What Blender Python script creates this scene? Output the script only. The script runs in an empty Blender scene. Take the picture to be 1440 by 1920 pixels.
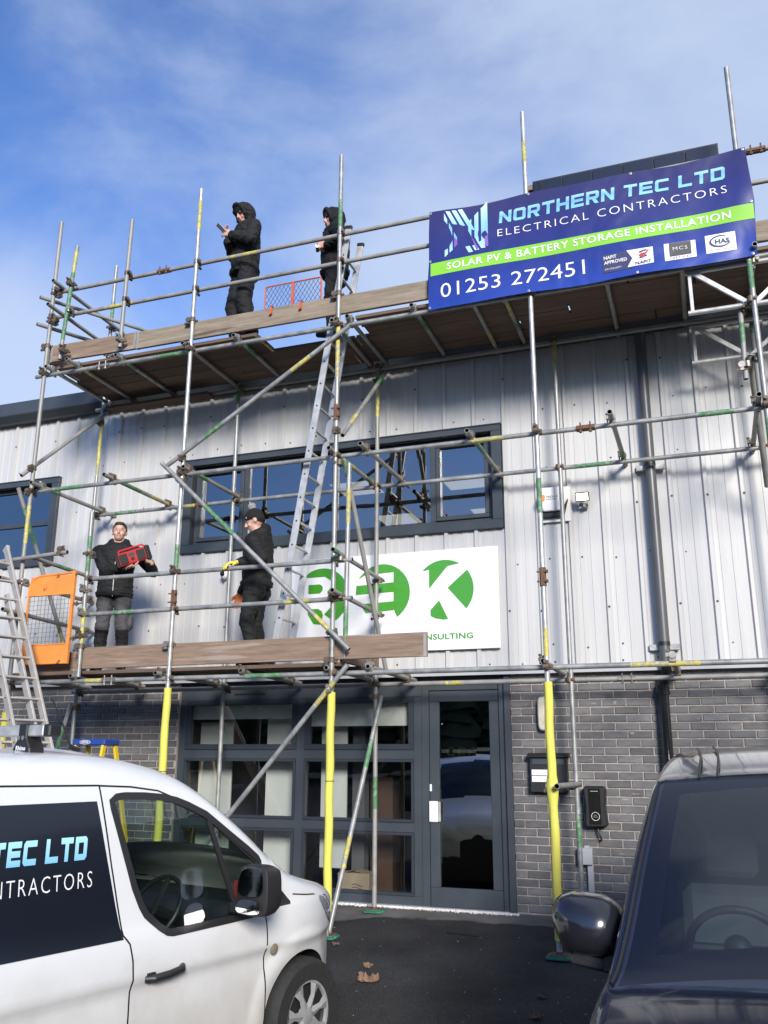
import bpy, bmesh, math, random
import numpy as np
from mathutils import Vector, Matrix, Euler
random.seed(7)
PI = math.pi
rad = math.radians
S = bpy.context.scene
col = S.collection

# ------------------------------------------------------------------ camera
cam = bpy.data.cameras.new('camera')
cam.sensor_fit = 'VERTICAL'; cam.sensor_height = 36.0
cam.lens = 31.235; cam.clip_start = 0.05; cam.clip_end = 3000
camo = bpy.data.objects.new('camera', cam); col.objects.link(camo)
camo.matrix_world = (Matrix.Translation((0, -9.41, 1.4932)) @ Matrix.Rotation(rad(19.849), 4, 'Z')
                     @ Matrix.Rotation(rad(90 + 15.443), 4, 'X') @ Matrix.Rotation(rad(0.2325), 4, 'Z'))
S.camera = camo
S.render.resolution_x = 768; S.render.resolution_y = 1024

# ------------------------------------------------------------------ light
SUN_AZ, SUN_EL = 28.0, 20.0          # degrees right of straight behind the camera side of the facade / above horizon
sun_vec = Vector((math.sin(rad(SUN_AZ)) * math.cos(rad(SUN_EL)), -math.cos(rad(SUN_AZ)) * math.cos(rad(SUN_EL)), math.sin(rad(SUN_EL))))
sl = bpy.data.lights.new('sun', 'SUN'); sl.energy = 4.7; sl.angle = rad(15.0); sl.color = (1.0, 0.94, 0.86)
slo = bpy.data.objects.new('sun', sl); col.objects.link(slo)
slo.rotation_euler = sun_vec.to_track_quat('Z', 'Y').to_euler(); slo.location = (8, -20, 14)

W = bpy.data.worlds.new('World'); S.world = W; W.use_nodes = True
nt = W.node_tree; nt.nodes.clear()
def wn(t, **k):
    n = nt.nodes.new(t)
    for a, b in k.items(): setattr(n, a, b)
    return n
def wl(a, b): nt.links.new(a, b)
out = wn('ShaderNodeOutputWorld'); bg = wn('ShaderNodeBackground'); bg.inputs['Strength'].default_value = 0.15
sky = wn('ShaderNodeTexSky', sky_type='NISHITA'); sky.sun_disc = False
sky.sun_elevation = rad(SUN_EL); sky.sun_rotation = math.atan2(sun_vec.x, sun_vec.y)
sky.altitude = 0; sky.air_density = 1.0; sky.dust_density = 0.4; sky.ozone_density = 3.0
# thin high cloud: wisps from noise over the direction, and a veil that thickens towards the sun's side
tc = wn('ShaderNodeTexCoord'); mp = wn('ShaderNodeMapping')
mp.inputs['Location'].default_value = (3.1, 0.4, 1.7); mp.inputs['Rotation'].default_value = (0.3, 0.5, 0.9); mp.inputs['Scale'].default_value = (1.0, 1.3, 1.9)
wl(tc.outputs['Generated'], mp.inputs['Vector'])
n1 = wn('ShaderNodeTexNoise'); n1.inputs['Scale'].default_value = 1.7; n1.inputs['Detail'].default_value = 10; n1.inputs['Roughness'].default_value = 0.56; n1.inputs['Distortion'].default_value = 0.5
wl(mp.outputs['Vector'], n1.inputs['Vector'])
dt = wn('ShaderNodeVectorMath', operation='DOT_PRODUCT'); dt.inputs[1].default_value = (0.86, 0.30, 0.15); wl(tc.outputs['Generated'], dt.inputs[0])
rv = wn('ShaderNodeMapRange', interpolation_type='SMOOTHSTEP'); rv.inputs[1].default_value = -0.62; rv.inputs[2].default_value = 0.30; rv.inputs[3].default_value = -0.20; rv.inputs[4].default_value = 0.27; wl(dt.outputs['Value'], rv.inputs[0])
lowc = wn('ShaderNodeSeparateXYZ'); wl(tc.outputs['Generated'], lowc.inputs[0])
rl = wn('ShaderNodeMapRange', interpolation_type='SMOOTHSTEP'); rl.inputs[1].default_value = 0.46; rl.inputs[2].default_value = 0.20; rl.inputs[3].default_value = 0.0; rl.inputs[4].default_value = 0.10; wl(lowc.outputs['Z'], rl.inputs[0])
ad1 = wn('ShaderNodeMath', operation='ADD'); wl(n1.outputs['Fac'], ad1.inputs[0]); wl(rv.outputs[0], ad1.inputs[1])
ad2 = wn('ShaderNodeMath', operation='ADD'); wl(ad1.outputs[0], ad2.inputs[0]); wl(rl.outputs[0], ad2.inputs[1])
r1 = wn('ShaderNodeMapRange', interpolation_type='SMOOTHSTEP'); r1.inputs[1].default_value = 0.40; r1.inputs[2].default_value = 0.86; r1.inputs[3].default_value = 0.0; r1.inputs[4].default_value = 0.80
# bank of brighter cloud low in the north-west
db_ = wn('ShaderNodeVectorMath', operation='DOT_PRODUCT'); db_.inputs[1].default_value = (-0.735, 0.60, 0.31); wl(tc.outputs['Generated'], db_.inputs[0])
rb_ = wn('ShaderNodeMapRange', interpolation_type='SMOOTHSTEP'); rb_.inputs[1].default_value = 0.955; rb_.inputs[2].default_value = 1.0; rb_.inputs[3].default_value = 0.0; rb_.inputs[4].default_value = 0.36; wl(db_.outputs['Value'], rb_.inputs[0])
ad3 = wn('ShaderNodeMath', operation='ADD'); wl(ad2.outputs[0], ad3.inputs[0]); wl(rb_.outputs[0], ad3.inputs[1])
wl(ad3.outputs[0], r1.inputs[0])
mixc = wn('ShaderNodeMixRGB'); mixc.inputs['Color2'].default_value = (3.9, 4.55, 5.7, 1)
tint = wn('ShaderNodeMixRGB', blend_type='MULTIPLY'); tint.inputs['Fac'].default_value = 1.0; tint.inputs['Color2'].default_value = (0.84, 1.04, 1.46, 1)
wl(sky.outputs['Color'], tint.inputs['Color1']); wl(tint.outputs['Color'], mixc.inputs['Color1'])
wl(r1.outputs[0], mixc.inputs['Fac']); wl(mixc.outputs['Color'], bg.inputs['Color']); wl(bg.outputs['Background'], out.inputs['Surface'])

S.view_settings.view_transform = 'Standard'; S.view_settings.look = 'None'
S.view_settings.exposure = 0.15; S.view_settings.gamma = 1.0; S.view_settings.use_curve_mapping = False
S.render.engine = 'CYCLES'

# ------------------------------------------------------------------ materials
MATS = {}
def mat(name, base=(.5, .5, .5), rough=.5, metal=0.0, var=0.0, vscale=6.0, vstretch=(1, 1, 1), bump=0.0, bscale=60.0,
        rvar=0.0, rnd=0.0, col2=None, spec=.5, coat=0.0, emis=None, estr=0.0, trans=0.0, coords='Object', speck=None, ior=1.5):
    m = bpy.data.materials.new(name); m.use_nodes = True
    t = m.node_tree; N = t.nodes; L = t.links.new
    b = N['Principled BSDF']
    b.inputs['Roughness'].default_value = rough; b.inputs['Metallic'].default_value = metal
    b.inputs['Specular IOR Level'].default_value = spec; b.inputs['Coat Weight'].default_value = coat
    b.inputs['Coat Roughness'].default_value = 0.06; b.inputs['Transmission Weight'].default_value = trans
    b.inputs['IOR'].default_value = ior
    c1 = (*base, 1)
    b.inputs['Base Color'].default_value = c1
    if emis: b.inputs['Emission Color'].default_value = (*emis, 1); b.inputs['Emission Strength'].default_value = estr
    if var or col2 or bump or rvar or rnd or speck:
        tcn = N.new('ShaderNodeTexCoord'); mpn = N.new('ShaderNodeMapping'); mpn.inputs['Scale'].default_value = vstretch
        L(tcn.outputs[coords], mpn.inputs['Vector'])
        vec = mpn.outputs['Vector']
        oi = N.new('ShaderNodeObjectInfo')
        if rnd:
            ad = N.new('ShaderNodeVectorMath'); ad.operation = 'MULTIPLY_ADD'
            ad.inputs[1].default_value = (37.0, 51.0, 23.0); cmb = N.new('ShaderNodeCombineXYZ')
            for i in range(3): L(oi.outputs['Random'], cmb.inputs[i])
            L(cmb.outputs[0], ad.inputs[0]); L(vec, ad.inputs[2]); vec = ad.outputs[0]
        nz = N.new('ShaderNodeTexNoise'); nz.inputs['Scale'].default_value = vscale; nz.inputs['Detail'].default_value = 6; nz.inputs['Roughness'].default_value = .6
        L(vec, nz.inputs['Vector'])
        rm = N.new('ShaderNodeMapRange'); rm.inputs[1].default_value = .3; rm.inputs[2].default_value = .7; L(nz.outputs['Fac'], rm.inputs[0])
        mx = N.new('ShaderNodeMixRGB')
        if col2: mx.inputs['Color1'].default_value = c1; mx.inputs['Color2'].default_value = (*col2, 1)
        else:
            mx.inputs['Color1'].default_value = (*[max(0, c * (1 - var)) for c in base], 1); mx.inputs['Color2'].default_value = (*[min(1, c * (1 + var)) for c in base], 1)
        L(rm.outputs[0], mx.inputs['Fac']); cout = mx.outputs['Color']
        if rnd:
            mr = N.new('ShaderNodeMapRange'); mr.inputs[3].default_value = 1 - rnd; mr.inputs[4].default_value = 1 + rnd; L(oi.outputs['Random'], mr.inputs[0])
            hv = N.new('ShaderNodeHueSaturation'); L(mr.outputs[0], hv.inputs['Value']); L(cout, hv.inputs['Color']); cout = hv.outputs['Color']
        if speck:
            sn = N.new('ShaderNodeTexNoise'); sn.inputs['Scale'].default_value = speck[1]; sn.inputs['Detail'].default_value = 3; L(vec, sn.inputs['Vector'])
            sr = N.new('ShaderNodeMapRange'); sr.inputs[1].default_value = speck[2]; sr.inputs[2].default_value = speck[2] + .06; L(sn.outputs['Fac'], sr.inputs[0])
            m2 = N.new('ShaderNodeMixRGB'); m2.inputs['Color2'].default_value = (*speck[0], 1); L(sr.outputs[0], m2.inputs['Fac']); L(cout, m2.inputs['Color1']); cout = m2.outputs['Color']
        L(cout, b.inputs['Base Color'])
        if rvar:
            rr = N.new('ShaderNodeMapRange'); rr.inputs[3].default_value = max(0, rough - rvar); rr.inputs[4].default_value = min(1, rough + rvar); L(rm.outputs[0], rr.inputs[0]); L(rr.outputs[0], b.inputs['Roughness'])
        if bump:
            bn = N.new('ShaderNodeTexNoise'); bn.inputs['Scale'].default_value = bscale; bn.inputs['Detail'].default_value = 5; L(vec, bn.inputs['Vector'])
            bp = N.new('ShaderNodeBump'); bp.inputs['Strength'].default_value = bump; bp.inputs['Distance'].default_value = .01; L(bn.outputs['Fac'], bp.inputs['Height']); L(bp.outputs[0], b.inputs['Normal'])
    MATS[name] = m
    return m
def glassmat(name, tint=(.8, .85, .85), refl=1.0, rough=0.0, ior=1.52, base=.0):
    """thin sheet of glass: clear or tinted see-through plus mirror reflection by angle"""
    m = bpy.data.materials.new(name); m.use_nodes = True
    t = m.node_tree; N = t.nodes; L = t.links.new; N.clear()
    o = N.new('ShaderNodeOutputMaterial'); tr = N.new('ShaderNodeBsdfTransparent'); gl = N.new('ShaderNodeBsdfGlossy'); mx = N.new('ShaderNodeMixShader')
    tr.inputs['Color'].default_value = (*tint, 1); gl.inputs['Roughness'].default_value = rough
    fr = N.new('ShaderNodeFresnel'); ge = N.new('ShaderNodeNewGeometry'); mi_ = N.new('ShaderNodeMapRange'); mi_.inputs[3].default_value = ior; mi_.inputs[4].default_value = 1 / ior   # same reflectance from either side of the sheet
    L(ge.outputs['Backfacing'], mi_.inputs[0]); L(mi_.outputs[0], fr.inputs['IOR'])
    ma = N.new('ShaderNodeMath'); ma.operation = 'MULTIPLY_ADD'; ma.use_clamp = True; ma.inputs[1].default_value = refl; ma.inputs[2].default_value = base
    L(fr.outputs[0], ma.inputs[0]); L(ma.outputs[0], mx.inputs['Fac']); L(tr.outputs[0], mx.inputs[1]); L(gl.outputs[0], mx.inputs[2]); L(mx.outputs[0], o.inputs['Surface'])
    MATS[name] = m; return m
def gradmat(name, stops, axis=2, lo=0.0, hi=1.0, rough=.45):
    """printed colour gradient along one object axis (vinyl lettering)"""
    m = bpy.data.materials.new(name); m.use_nodes = True
    t = m.node_tree; N = t.nodes; L = t.links.new; b = N['Principled BSDF']; b.inputs['Roughness'].default_value = rough
    tcn = N.new('ShaderNodeTexCoord'); sp = N.new('ShaderNodeSeparateXYZ'); L(tcn.outputs['Object'], sp.inputs[0])
    mr = N.new('ShaderNodeMapRange'); mr.inputs[1].default_value = lo; mr.inputs[2].default_value = hi; L(sp.outputs[axis], mr.inputs[0])
    cr = N.new('ShaderNodeValToRGB'); e = cr.color_ramp.elements
    e[0].position = stops[0][0]; e[0].color = (*stops[0][1], 1); e[1].position = stops[-1][0]; e[1].color = (*stops[-1][1], 1)
    for p, c in stops[1:-1]: k = e.new(p); k.color = (*c, 1)
    L(mr.outputs[0], cr.inputs[0]); L(cr.outputs[0], b.inputs['Base Color']); MATS[name] = m; return m

mat('galv', (.31, .315, .305), .48, .40, var=.30, vscale=9, rvar=.12, bump=.08, bscale=90)
mat('galv_dull', (.24, .235, .22), .6, .3, var=.35, vscale=7, rvar=.1, col2=(.36, .35, .33))
mat('galv_new', (.42, .42, .41), .44, .45, var=.28, vscale=14, rvar=.12)
mat('tube_green', (.09, .215, .105), .6, 0.05, var=.35, vscale=20, speck=((.26, .28, .25), 24, .56))
mat('tube_yellow', (.48, .42, .11), .6, 0.05, var=.3, vscale=20, speck=((.30, .30, .26), 24, .52))
mat('coupler', (.10, .085, .07), .6, .5, col2=(.20, .15, .11), vscale=18)
mat('coupler_zinc', (.38, .37, .34), .45, .7, col2=(.22, .18, .14), vscale=25)
mat('rust', (.11, .055, .035), .8, .2, col2=(.19, .11, .07), vscale=30)
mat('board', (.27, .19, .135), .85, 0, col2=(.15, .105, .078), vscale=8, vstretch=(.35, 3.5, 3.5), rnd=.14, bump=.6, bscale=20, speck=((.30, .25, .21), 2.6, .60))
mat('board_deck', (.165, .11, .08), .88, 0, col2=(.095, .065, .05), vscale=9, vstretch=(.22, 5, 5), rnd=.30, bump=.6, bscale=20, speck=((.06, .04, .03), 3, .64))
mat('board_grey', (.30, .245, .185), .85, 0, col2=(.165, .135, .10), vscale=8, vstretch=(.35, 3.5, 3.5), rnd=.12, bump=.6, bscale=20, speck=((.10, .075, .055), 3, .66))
mat('clad', (.535, .532, .520), .42, .12, var=.075, vscale=2.2, vstretch=(2.4, 1, .16), rvar=.05)
mat('anthracite', (.045, .055, .066), .42, 0, var=.10, vscale=3, rvar=.06)
mat('anth_dark', (.028, .034, .045), .45, 0, var=.1, vscale=3)
mat('brick', (.082, .086, .094), .62, 0, col2=(.150, .148, .148), vscale=9, vstretch=(.6, 1, 1.6), rnd=.26, bump=.25, bscale=60, speck=((.30, .26, .24), 11, .70))
mat('mortar', (.33, .29, .265), .9, 0, var=.25, vscale=30, bump=.3, bscale=120)
mat('black', (.012, .012, .013), .5)
mat('black_gloss', (.010, .010, .012), .12, coat=.4)
mat('dark_void', (.01, .01, .012), .9)
mat('white_plastic', (.72, .72, .71), .4)
mat('grey_plastic', (.40, .41, .43), .45)
mat('pipe_grey', (.085, .088, .095), .38, var=.12, vscale=3)
mat('foam', (.68, .64, .11), .80, 0, col2=(.58, .53, .10), vscale=5, vstretch=(1, 1, .5), bump=.12, bscale=90, speck=((.40, .35, .10), 16, .72))
mat('sole_green', (.03, .16, .10), .5, var=.3, vscale=15, speck=((.35, .38, .35), 12, .66))
mat('alu', (.50, .50, .485), .40, .40, var=.15, vscale=10, rvar=.1)
mat('alu_dull', (.46, .43, .40), .55, .35, var=.15, vscale=9)
mat('orange', (.72, .25, .05), .55, 0, var=.10, vscale=8, speck=((.20, .08, .03), 9, .66))
mat('orange_red', (.50, .10, .035), .6, 0, var=.2, vscale=14, speck=((.14, .05, .03), 14, .62))
mat('wire', (.16, .16, .16), .5, .7)
mat('sign_white', (.80, .81, .83), .22, coat=.3)
mat('sign_green', (.060, .29, .025), .30, coat=.3)
mat('white_print', (.80, .80, .80), .5)
mat('navy_print', (.03, .035, .12), .5)
mat('red_print', (.45, .04, .04), .5)
mat('grey_print', (.05, .05, .055), .5)
mat('lime_print', (.22, .55, .035), .45)
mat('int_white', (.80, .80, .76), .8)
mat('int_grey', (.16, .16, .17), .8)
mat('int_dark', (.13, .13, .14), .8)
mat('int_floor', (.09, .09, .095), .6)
mat('cardboard', (.50, .38, .25), .8, var=.1)
mat('int_brown', (.085, .045, .024), .6, var=.15)
mat('lamp_panel', (.8, .75, .65), .5, emis=(1.0, .86, .68), estr=1.1)
mat('flood_glow', (.9, .85, .6), .4, emis=(1.0, .90, .52), estr=6.0)
mat('gravel_white', (.70, .69, .66), .8, var=.15, vscale=40)
glassmat('glass', (.80, .83, .82), refl=1.2, base=.12)
glassmat('glass_up', (.32, .37, .40), refl=1.0, base=.24)
glassmat('glass_door', (.20, .22, .24), refl=1.2, base=.32)

# ------------------------------------------------------------------ mesh helpers
WL = {}                      # world position of each object's origin (unrotated things)
def wloc(o): return WL.get(o.name, Vector((0, 0, 0))) if o else Vector((0, 0, 0))
class MB:
    def __init__(s): s.v = []; s.f = []; s.m = []; s.sm = []
    def add(s, vs, fs, mi=0, smooth=False):
        o = len(s.v); s.v += [tuple(p) for p in vs]
        for f in fs: s.f.append(tuple(i + o for i in f)); s.m.append(mi); s.sm.append(smooth)
        return s
    def box(s, a, b, mi=0):
        x0, y0, z0 = a; x1, y1, z1 = b
        if x0 > x1: x0, x1 = x1, x0
        if y0 > y1: y0, y1 = y1, y0
        if z0 > z1: z0, z1 = z1, z0
        return s.add([(x0, y0, z0), (x1, y0, z0), (x1, y1, z0), (x0, y1, z0), (x0, y0, z1), (x1, y0, z1), (x1, y1, z1), (x0, y1, z1)],
                     [(0, 3, 2, 1), (4, 5, 6, 7), (0, 1, 5, 4), (1, 2, 6, 5), (2, 3, 7, 6), (3, 0, 4, 7)], mi)
    def obox(s, c, ax, ay, az, mi=0):
        """box with half-axis vectors"""
        c = Vector(c); ax = Vector(ax); ay = Vector(ay); az = Vector(az)
        vs = [c - ax - ay - az, c + ax - ay - az, c + ax + ay - az, c - ax + ay - az, c - ax - ay + az, c + ax - ay + az, c + ax + ay + az, c - ax + ay + az]
        return s.add(vs, [(0, 3, 2, 1), (4, 5, 6, 7), (0, 1, 5, 4), (1, 2, 6, 5), (2, 3, 7, 6), (3, 0, 4, 7)], mi)
    def beam(s, p, q, w, h, up=(0, 0, 1), mi=0):
        p = Vector(p); q = Vector(q); d = q - p; L = d.length; d.normalize(); u = Vector(up); side = d.cross(u)
        if side.length < 1e-4: side = d.cross(Vector((0, 1, 0)))
        side.normalize(); u = side.cross(d).normalized()
        return s.obox((p + q) / 2, d * L / 2, side * w / 2, u * h / 2, mi)
    def tube(s, pts, r, n=10, mi=0, caps=True, hollow=False, r2=None, bands=None):
        """tube along a polyline; bands = [(t0,t1,mi)] along a straight two-point tube"""
        P = [Vector(p) for p in pts]
        mis = [mi] * (len(P) - 1)
        if bands and len(P) == 2:
            cuts = sorted(set([0.0, 1.0] + [max(0, min(1, t)) for b in bands for t in b[:2]]))
            a, b_ = P; P = [a.lerp(b_, t) for t in cuts]; mis = []
            for t0, t1 in zip(cuts[:-1], cuts[1:]):
                k = mi
                for b in bands:
                    if b[0] - 1e-6 <= t0 and t1 <= b[1] + 1e-6: k = b[2]
                mis.append(k)
        rs = [r] * len(P) if r2 is None else [r + (r2 - r) * i / (len(P) - 1) for i in range(len(P))]
        if isinstance(r, (list, tuple)): rs = list(r)
        d0 = (P[1] - P[0]).normalized(); u = d0.orthogonal().normalized(); base = len(s.v); prev = d0
        for i, p in enumerate(P):
            if i == 0: d = d0
            elif i == len(P) - 1: d = (P[i] - P[i - 1]).normalized()
            else: d = ((P[i] - P[i - 1]).normalized() + (P[i + 1] - P[i]).normalized()).normalized()
            if d.length < .5: d = prev
            u = (u - d * u.dot(d)).normalized(); w = d.cross(u); prev = d
            for k in range(n):
                a = 2 * PI * k / n; s.v.append(tuple(p + (u * math.cos(a) + w * math.sin(a)) * rs[i]))
        for i in range(len(P) - 1):
            for k in range(n):
                a = base + i * n + k; b = base + i * n + (k + 1) % n
                s.f.append((a, b, b + n, a + n)); s.m.append(mis[i]); s.sm.append(True)
        if hollow:
            for e, i in ((P[0], 0), (P[-1], len(P) - 1)):
                d = (P[1] - P[0]).normalized() if i == 0 else (P[-2] - P[-1]).normalized()
                o = len(s.v); R = [Vector(s.v[base + i * n + k]) for k in range(n)]
                inn = [e + (q - e) * .84 for q in R]; dp = [q + d * .12 for q in inn]
                s.v += [tuple(q) for q in inn] + [tuple(q) for q in dp]
                for k in range(n):
                    k2 = (k + 1) % n; a = base + i * n
                    s.f.append((a + k, a + k2, o + k2, o + k)); s.m.append(mis[0]); s.sm.append(False)
                    s.f.append((o + k, o + k2, o + n + k2, o + n + k)); s.m.append(hollow if hollow is not True else mis[0]); s.sm.append(False)
                s.f.append(tuple(o + n + k for k in range(n))); s.m.append(hollow if hollow is not True else mis[0]); s.sm.append(False)
        elif caps:
            s.f.append(tuple(base + k for k in reversed(range(n)))); s.m.append(mis[0]); s.sm.append(False)
            s.f.append(tuple(base + (len(P) - 1) * n + k for k in range(n))); s.m.append(mis[-1]); s.sm.append(False)
        return s
    def lathe(s, prof, c=(0, 0, 0), axis='z', n=20, mi=0, smooth=True, caps=True):
        """profile [(r,h)] spun round an axis through c"""
        c = Vector(c); base = len(s.v)
        for r, h in prof:
            for k in range(n):
                a = 2 * PI * k / n; x, y = r * math.cos(a), r * math.sin(a)
                p = {'z': (x, y, h), 'y': (x, h, y), 'x': (h, x, y)}[axis]; s.v.append(tuple(c + Vector(p)))
        for i in range(len(prof) - 1):
            for k in range(n):
                a = base + i * n + k; b = base + i * n + (k + 1) % n; s.f.append((a, b, b + n, a + n)); s.m.append(mi); s.sm.append(smooth)
        if caps and prof[0][0] > 1e-5: s.f.append(tuple(base + k for k in range(n))); s.m.append(mi); s.sm.append(False)
        if caps and prof[-1][0] > 1e-5: s.f.append(tuple(base + (len(prof) - 1) * n + k for k in range(n))); s.m.append(mi); s.sm.append(False)
        return s
    def prism(s, poly, h0, h1, plane='xz', mi=0, smooth=False):
        """polygon in a plane, extruded along the third axis from h0 to h1"""
        f = {'xz': lambda a, b, h: (a, h, b), 'xy': lambda a, b, h: (a, b, h), 'yz': lambda a, b, h: (h, a, b)}[plane]
        n = len(poly); o = len(s.v)
        s.v += [f(a, b, h0) for a, b in poly] + [f(a, b, h1) for a, b in poly]
        s.f.append(tuple(o + i for i in range(n))); s.m.append(mi); s.sm.append(False)
        s.f.append(tuple(o + n + i for i in reversed(range(n)))); s.m.append(mi); s.sm.append(False)
        for i in range(n):
            j = (i + 1) % n; s.f.append((o + i, o + n + i, o + n + j, o + j)); s.m.append(mi); s.sm.append(smooth)
        return s
    def ellipsoid(s, c, r, n=16, m=10, mi=0, rot=None):
        c = Vector(c); base = len(s.v); R = rot or Matrix.Identity(3)
        for i in range(m + 1):
            t = PI * i / m
            for k in range(n):
                a = 2 * PI * k / n; p = Vector((r[0] * math.sin(t) * math.cos(a), r[1] * math.sin(t) * math.sin(a), r[2] * math.cos(t))); s.v.append(tuple(c + R @ p))
        for i in range(m):
            for k in range(n):
                a = base + i * n + k; b = base + i * n + (k + 1) % n; s.f.append((a, a + n, b + n, b)); s.m.append(mi); s.sm.append(True)
        return s
    def mesh(s, name, mats, off=None, bevel=0.0, recalc=True, sharp=40):
        me = bpy.data.meshes.new(name)
        vs = s.v if off is None else [(a - off[0], b - off[1], c - off[2]) for a, b, c in s.v]
        me.from_pydata(vs, [], s.f)
        for k in (mats if isinstance(mats, (list, tuple)) else [mats]): me.materials.append(MATS[k] if isinstance(k, str) else k)
        for p, mi, sm in zip(me.polygons, s.m, s.sm): p.material_index = mi; p.use_smooth = sm
        if recalc or bevel:
            bm = bmesh.new(); bm.from_mesh(me)
            if recalc:
                bmesh.ops.remove_doubles(bm, verts=bm.verts, dist=1e-5); bmesh.ops.recalc_face_normals(bm, faces=bm.faces)
            if bevel:
                es = [e for e in bm.edges if len(e.link_faces) == 2 and e.calc_face_angle(0) > .6]
                bmesh.ops.bevel(bm, geom=es, offset=bevel, segments=1, profile=.5, affect='EDGES', clamp_overlap=True)
            bm.to_mesh(me); bm.free()
        if any(s.sm): me.set_sharp_from_angle(angle=rad(sharp))
        return me
    def build(s, name, mats, parent=None, bevel=0.0, local=False, recalc=True, sharp=40):
        me = s.mesh(name, mats, None if local else wloc(parent), bevel, recalc, sharp)
        o = bpy.data.objects.new(name, me); col.objects.link(o)
        if parent: o.parent = parent; WL[o.name] = wloc(parent)
        return o
def tag(o, label=None, cat=None, group=None, kind=None):
    if label: o['label'] = label
    if cat: o['category'] = cat
    if group: o['group'] = group
    if kind: o['kind'] = kind
    return o
def empty(name, loc, label=None, cat=None, group=None, rz=0.0):
    o = bpy.data.objects.new(name, None); col.objects.link(o); o.location = loc; o.rotation_euler = (0, 0, rz); o.empty_display_size = .2
    WL[o.name] = Vector(loc); tag(o, label, cat, group); return o
def child(name, me, parent, loc=(0, 0, 0), rot=(0, 0, 0), scale=(1, 1, 1)):
    o = bpy.data.objects.new(name, me); col.objects.link(o); o.parent = parent; o.location = loc; o.rotation_euler = rot; o.scale = scale
    return o
def text_mesh(txt, size=1.0, bold=0.0, spacing=1.0, align='LEFT', sx=1.0):
    """outline of a line of lettering as flat triangles in x,y (list of verts, list of faces)"""
    c = bpy.data.curves.new('lettering', 'FONT'); c.body = txt; c.size = size; c.offset = bold; c.space_character = spacing; c.align_x = align
    c.resolution_u = 3
    o = bpy.data.objects.new('lettering', c); col.objects.link(o); bpy.context.view_layer.update()
    dg = bpy.context.evaluated_depsgraph_get(); me = bpy.data.meshes.new_from_object(o.evaluated_get(dg))
    vs = [(v.co.x * sx, v.co.y) for v in me.vertices]; fs = [tuple(p.vertices) for p in me.polygons]
    bpy.data.objects.remove(o); bpy.data.curves.remove(c); bpy.data.meshes.remove(me)
    return vs, fs
def fit_text(txt, x0, x1, y0, y1, bold=0.0, spacing=1.0, slant=0.0):
    """lettering fitted into a rectangle"""
    vs, fs = text_mesh(txt, 1.0, bold, spacing)
    if not vs: return [], []
    ax = [v[0] for v in vs]; ay = [v[1] for v in vs]; a0, a1, b0, b1 = min(ax), max(ax), min(ay), max(ay)
    return [(x0 + (x - a0) / (a1 - a0) * (x1 - x0) + slant * (y - b0) / (b1 - b0) * (y1 - y0), y0 + (y - b0) / (b1 - b0) * (y1 - y0)) for x, y in vs], fs
# heavy squared capitals drawn with strokes on a 0..1 x 0..1 cell: (w, [polygons])
def block_letters(txt, x0, x1, y0, y1, t=.24, slant=.0, gap=.16):
    """list of (verts, faces), one per character"""
    k = t * .95; c = .13
    def rect(a, b, d, e): return [(a, b), (d, b), (d, e), (a, e)]
    w = .92
    G = {
     'N': [rect(0, 0, t, 1), rect(w - t, 0, w, 1), [(t * .9, 1), (t * .9, 1 - t * 1.5), (w - t * .9, 0), (w - t * .9, t * 1.5)]],
     'O': [[(c, 0), (w - c, 0), (w, c), (w - t, k), (t, k), (0, c)], [(c, 1), (0, 1 - c), (t, 1 - k), (w - t, 1 - k), (w, 1 - c), (w - c, 1)], rect(0, c, t, 1 - c), rect(w - t, c, w, 1 - c)],
     'R': [rect(0, 0, t, 1), rect(t, 1 - k, w - c, 1), rect(t, .36, w - c, .36 + k * .9), [(w - c, 1), (w - t, 1 - k), (w - t, .36 + k * .9), (w - c, .36), (w, .36 + c), (w, 1 - c)], [(w * .42, .4), (w * .72, .4), (w, 0), (w - t * 1.2, 0)]],
     'T': [rect(0, 1 - k, w, 1), rect(w / 2 - t / 2, 0, w / 2 + t / 2, 1 - k)],
     'H': [rect(0, 0, t, 1), rect(w - t, 0, w, 1), rect(t, .5 - k / 2, w - t, .5 + k / 2)],
     'E': [rect(0, 0, t, 1), rect(t, 1 - k, w, 1), rect(t, .5 - k / 2, w * .94, .5 + k / 2), rect(t, 0, w, k)],
     'C': [[(c, 0), (w, 0), (w, k), (t, k), (0, c)], [(c, 1), (0, 1 - c), (t, 1 - k), (w, 1 - k), (w, 1)], rect(0, c, t, 1 - c)],
     'L': [rect(0, 0, t, 1), rect(t, 0, w, k)],
     'D': [rect(0, 0, t, 1), rect(t, 1 - k, w - c, 1), rect(t, 0, w - c, k), [(w - c, 1), (w - t, 1 - k), (w - t, k), (w - c, 0), (w, c), (w, 1 - c)]],
    }
    n = sum(.5 if ch == ' ' else w + gap for ch in txt) - gap; sc = (x1 - x0 - slant * (y1 - y0)) / n
    R_ = []; x = 0
    for ch in txt:
        if ch == ' ': x += .5; continue
        vs, fs = [], []; R_.append((vs, fs))
        for poly in G[ch]:
            o = len(vs); vs += [(x0 + (x + a) * sc + slant * b * (y1 - y0), y0 + b * (y1 - y0)) for a, b in poly]; fs.append(tuple(range(o, o + len(poly))))
        x += w + gap
    return R_

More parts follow.
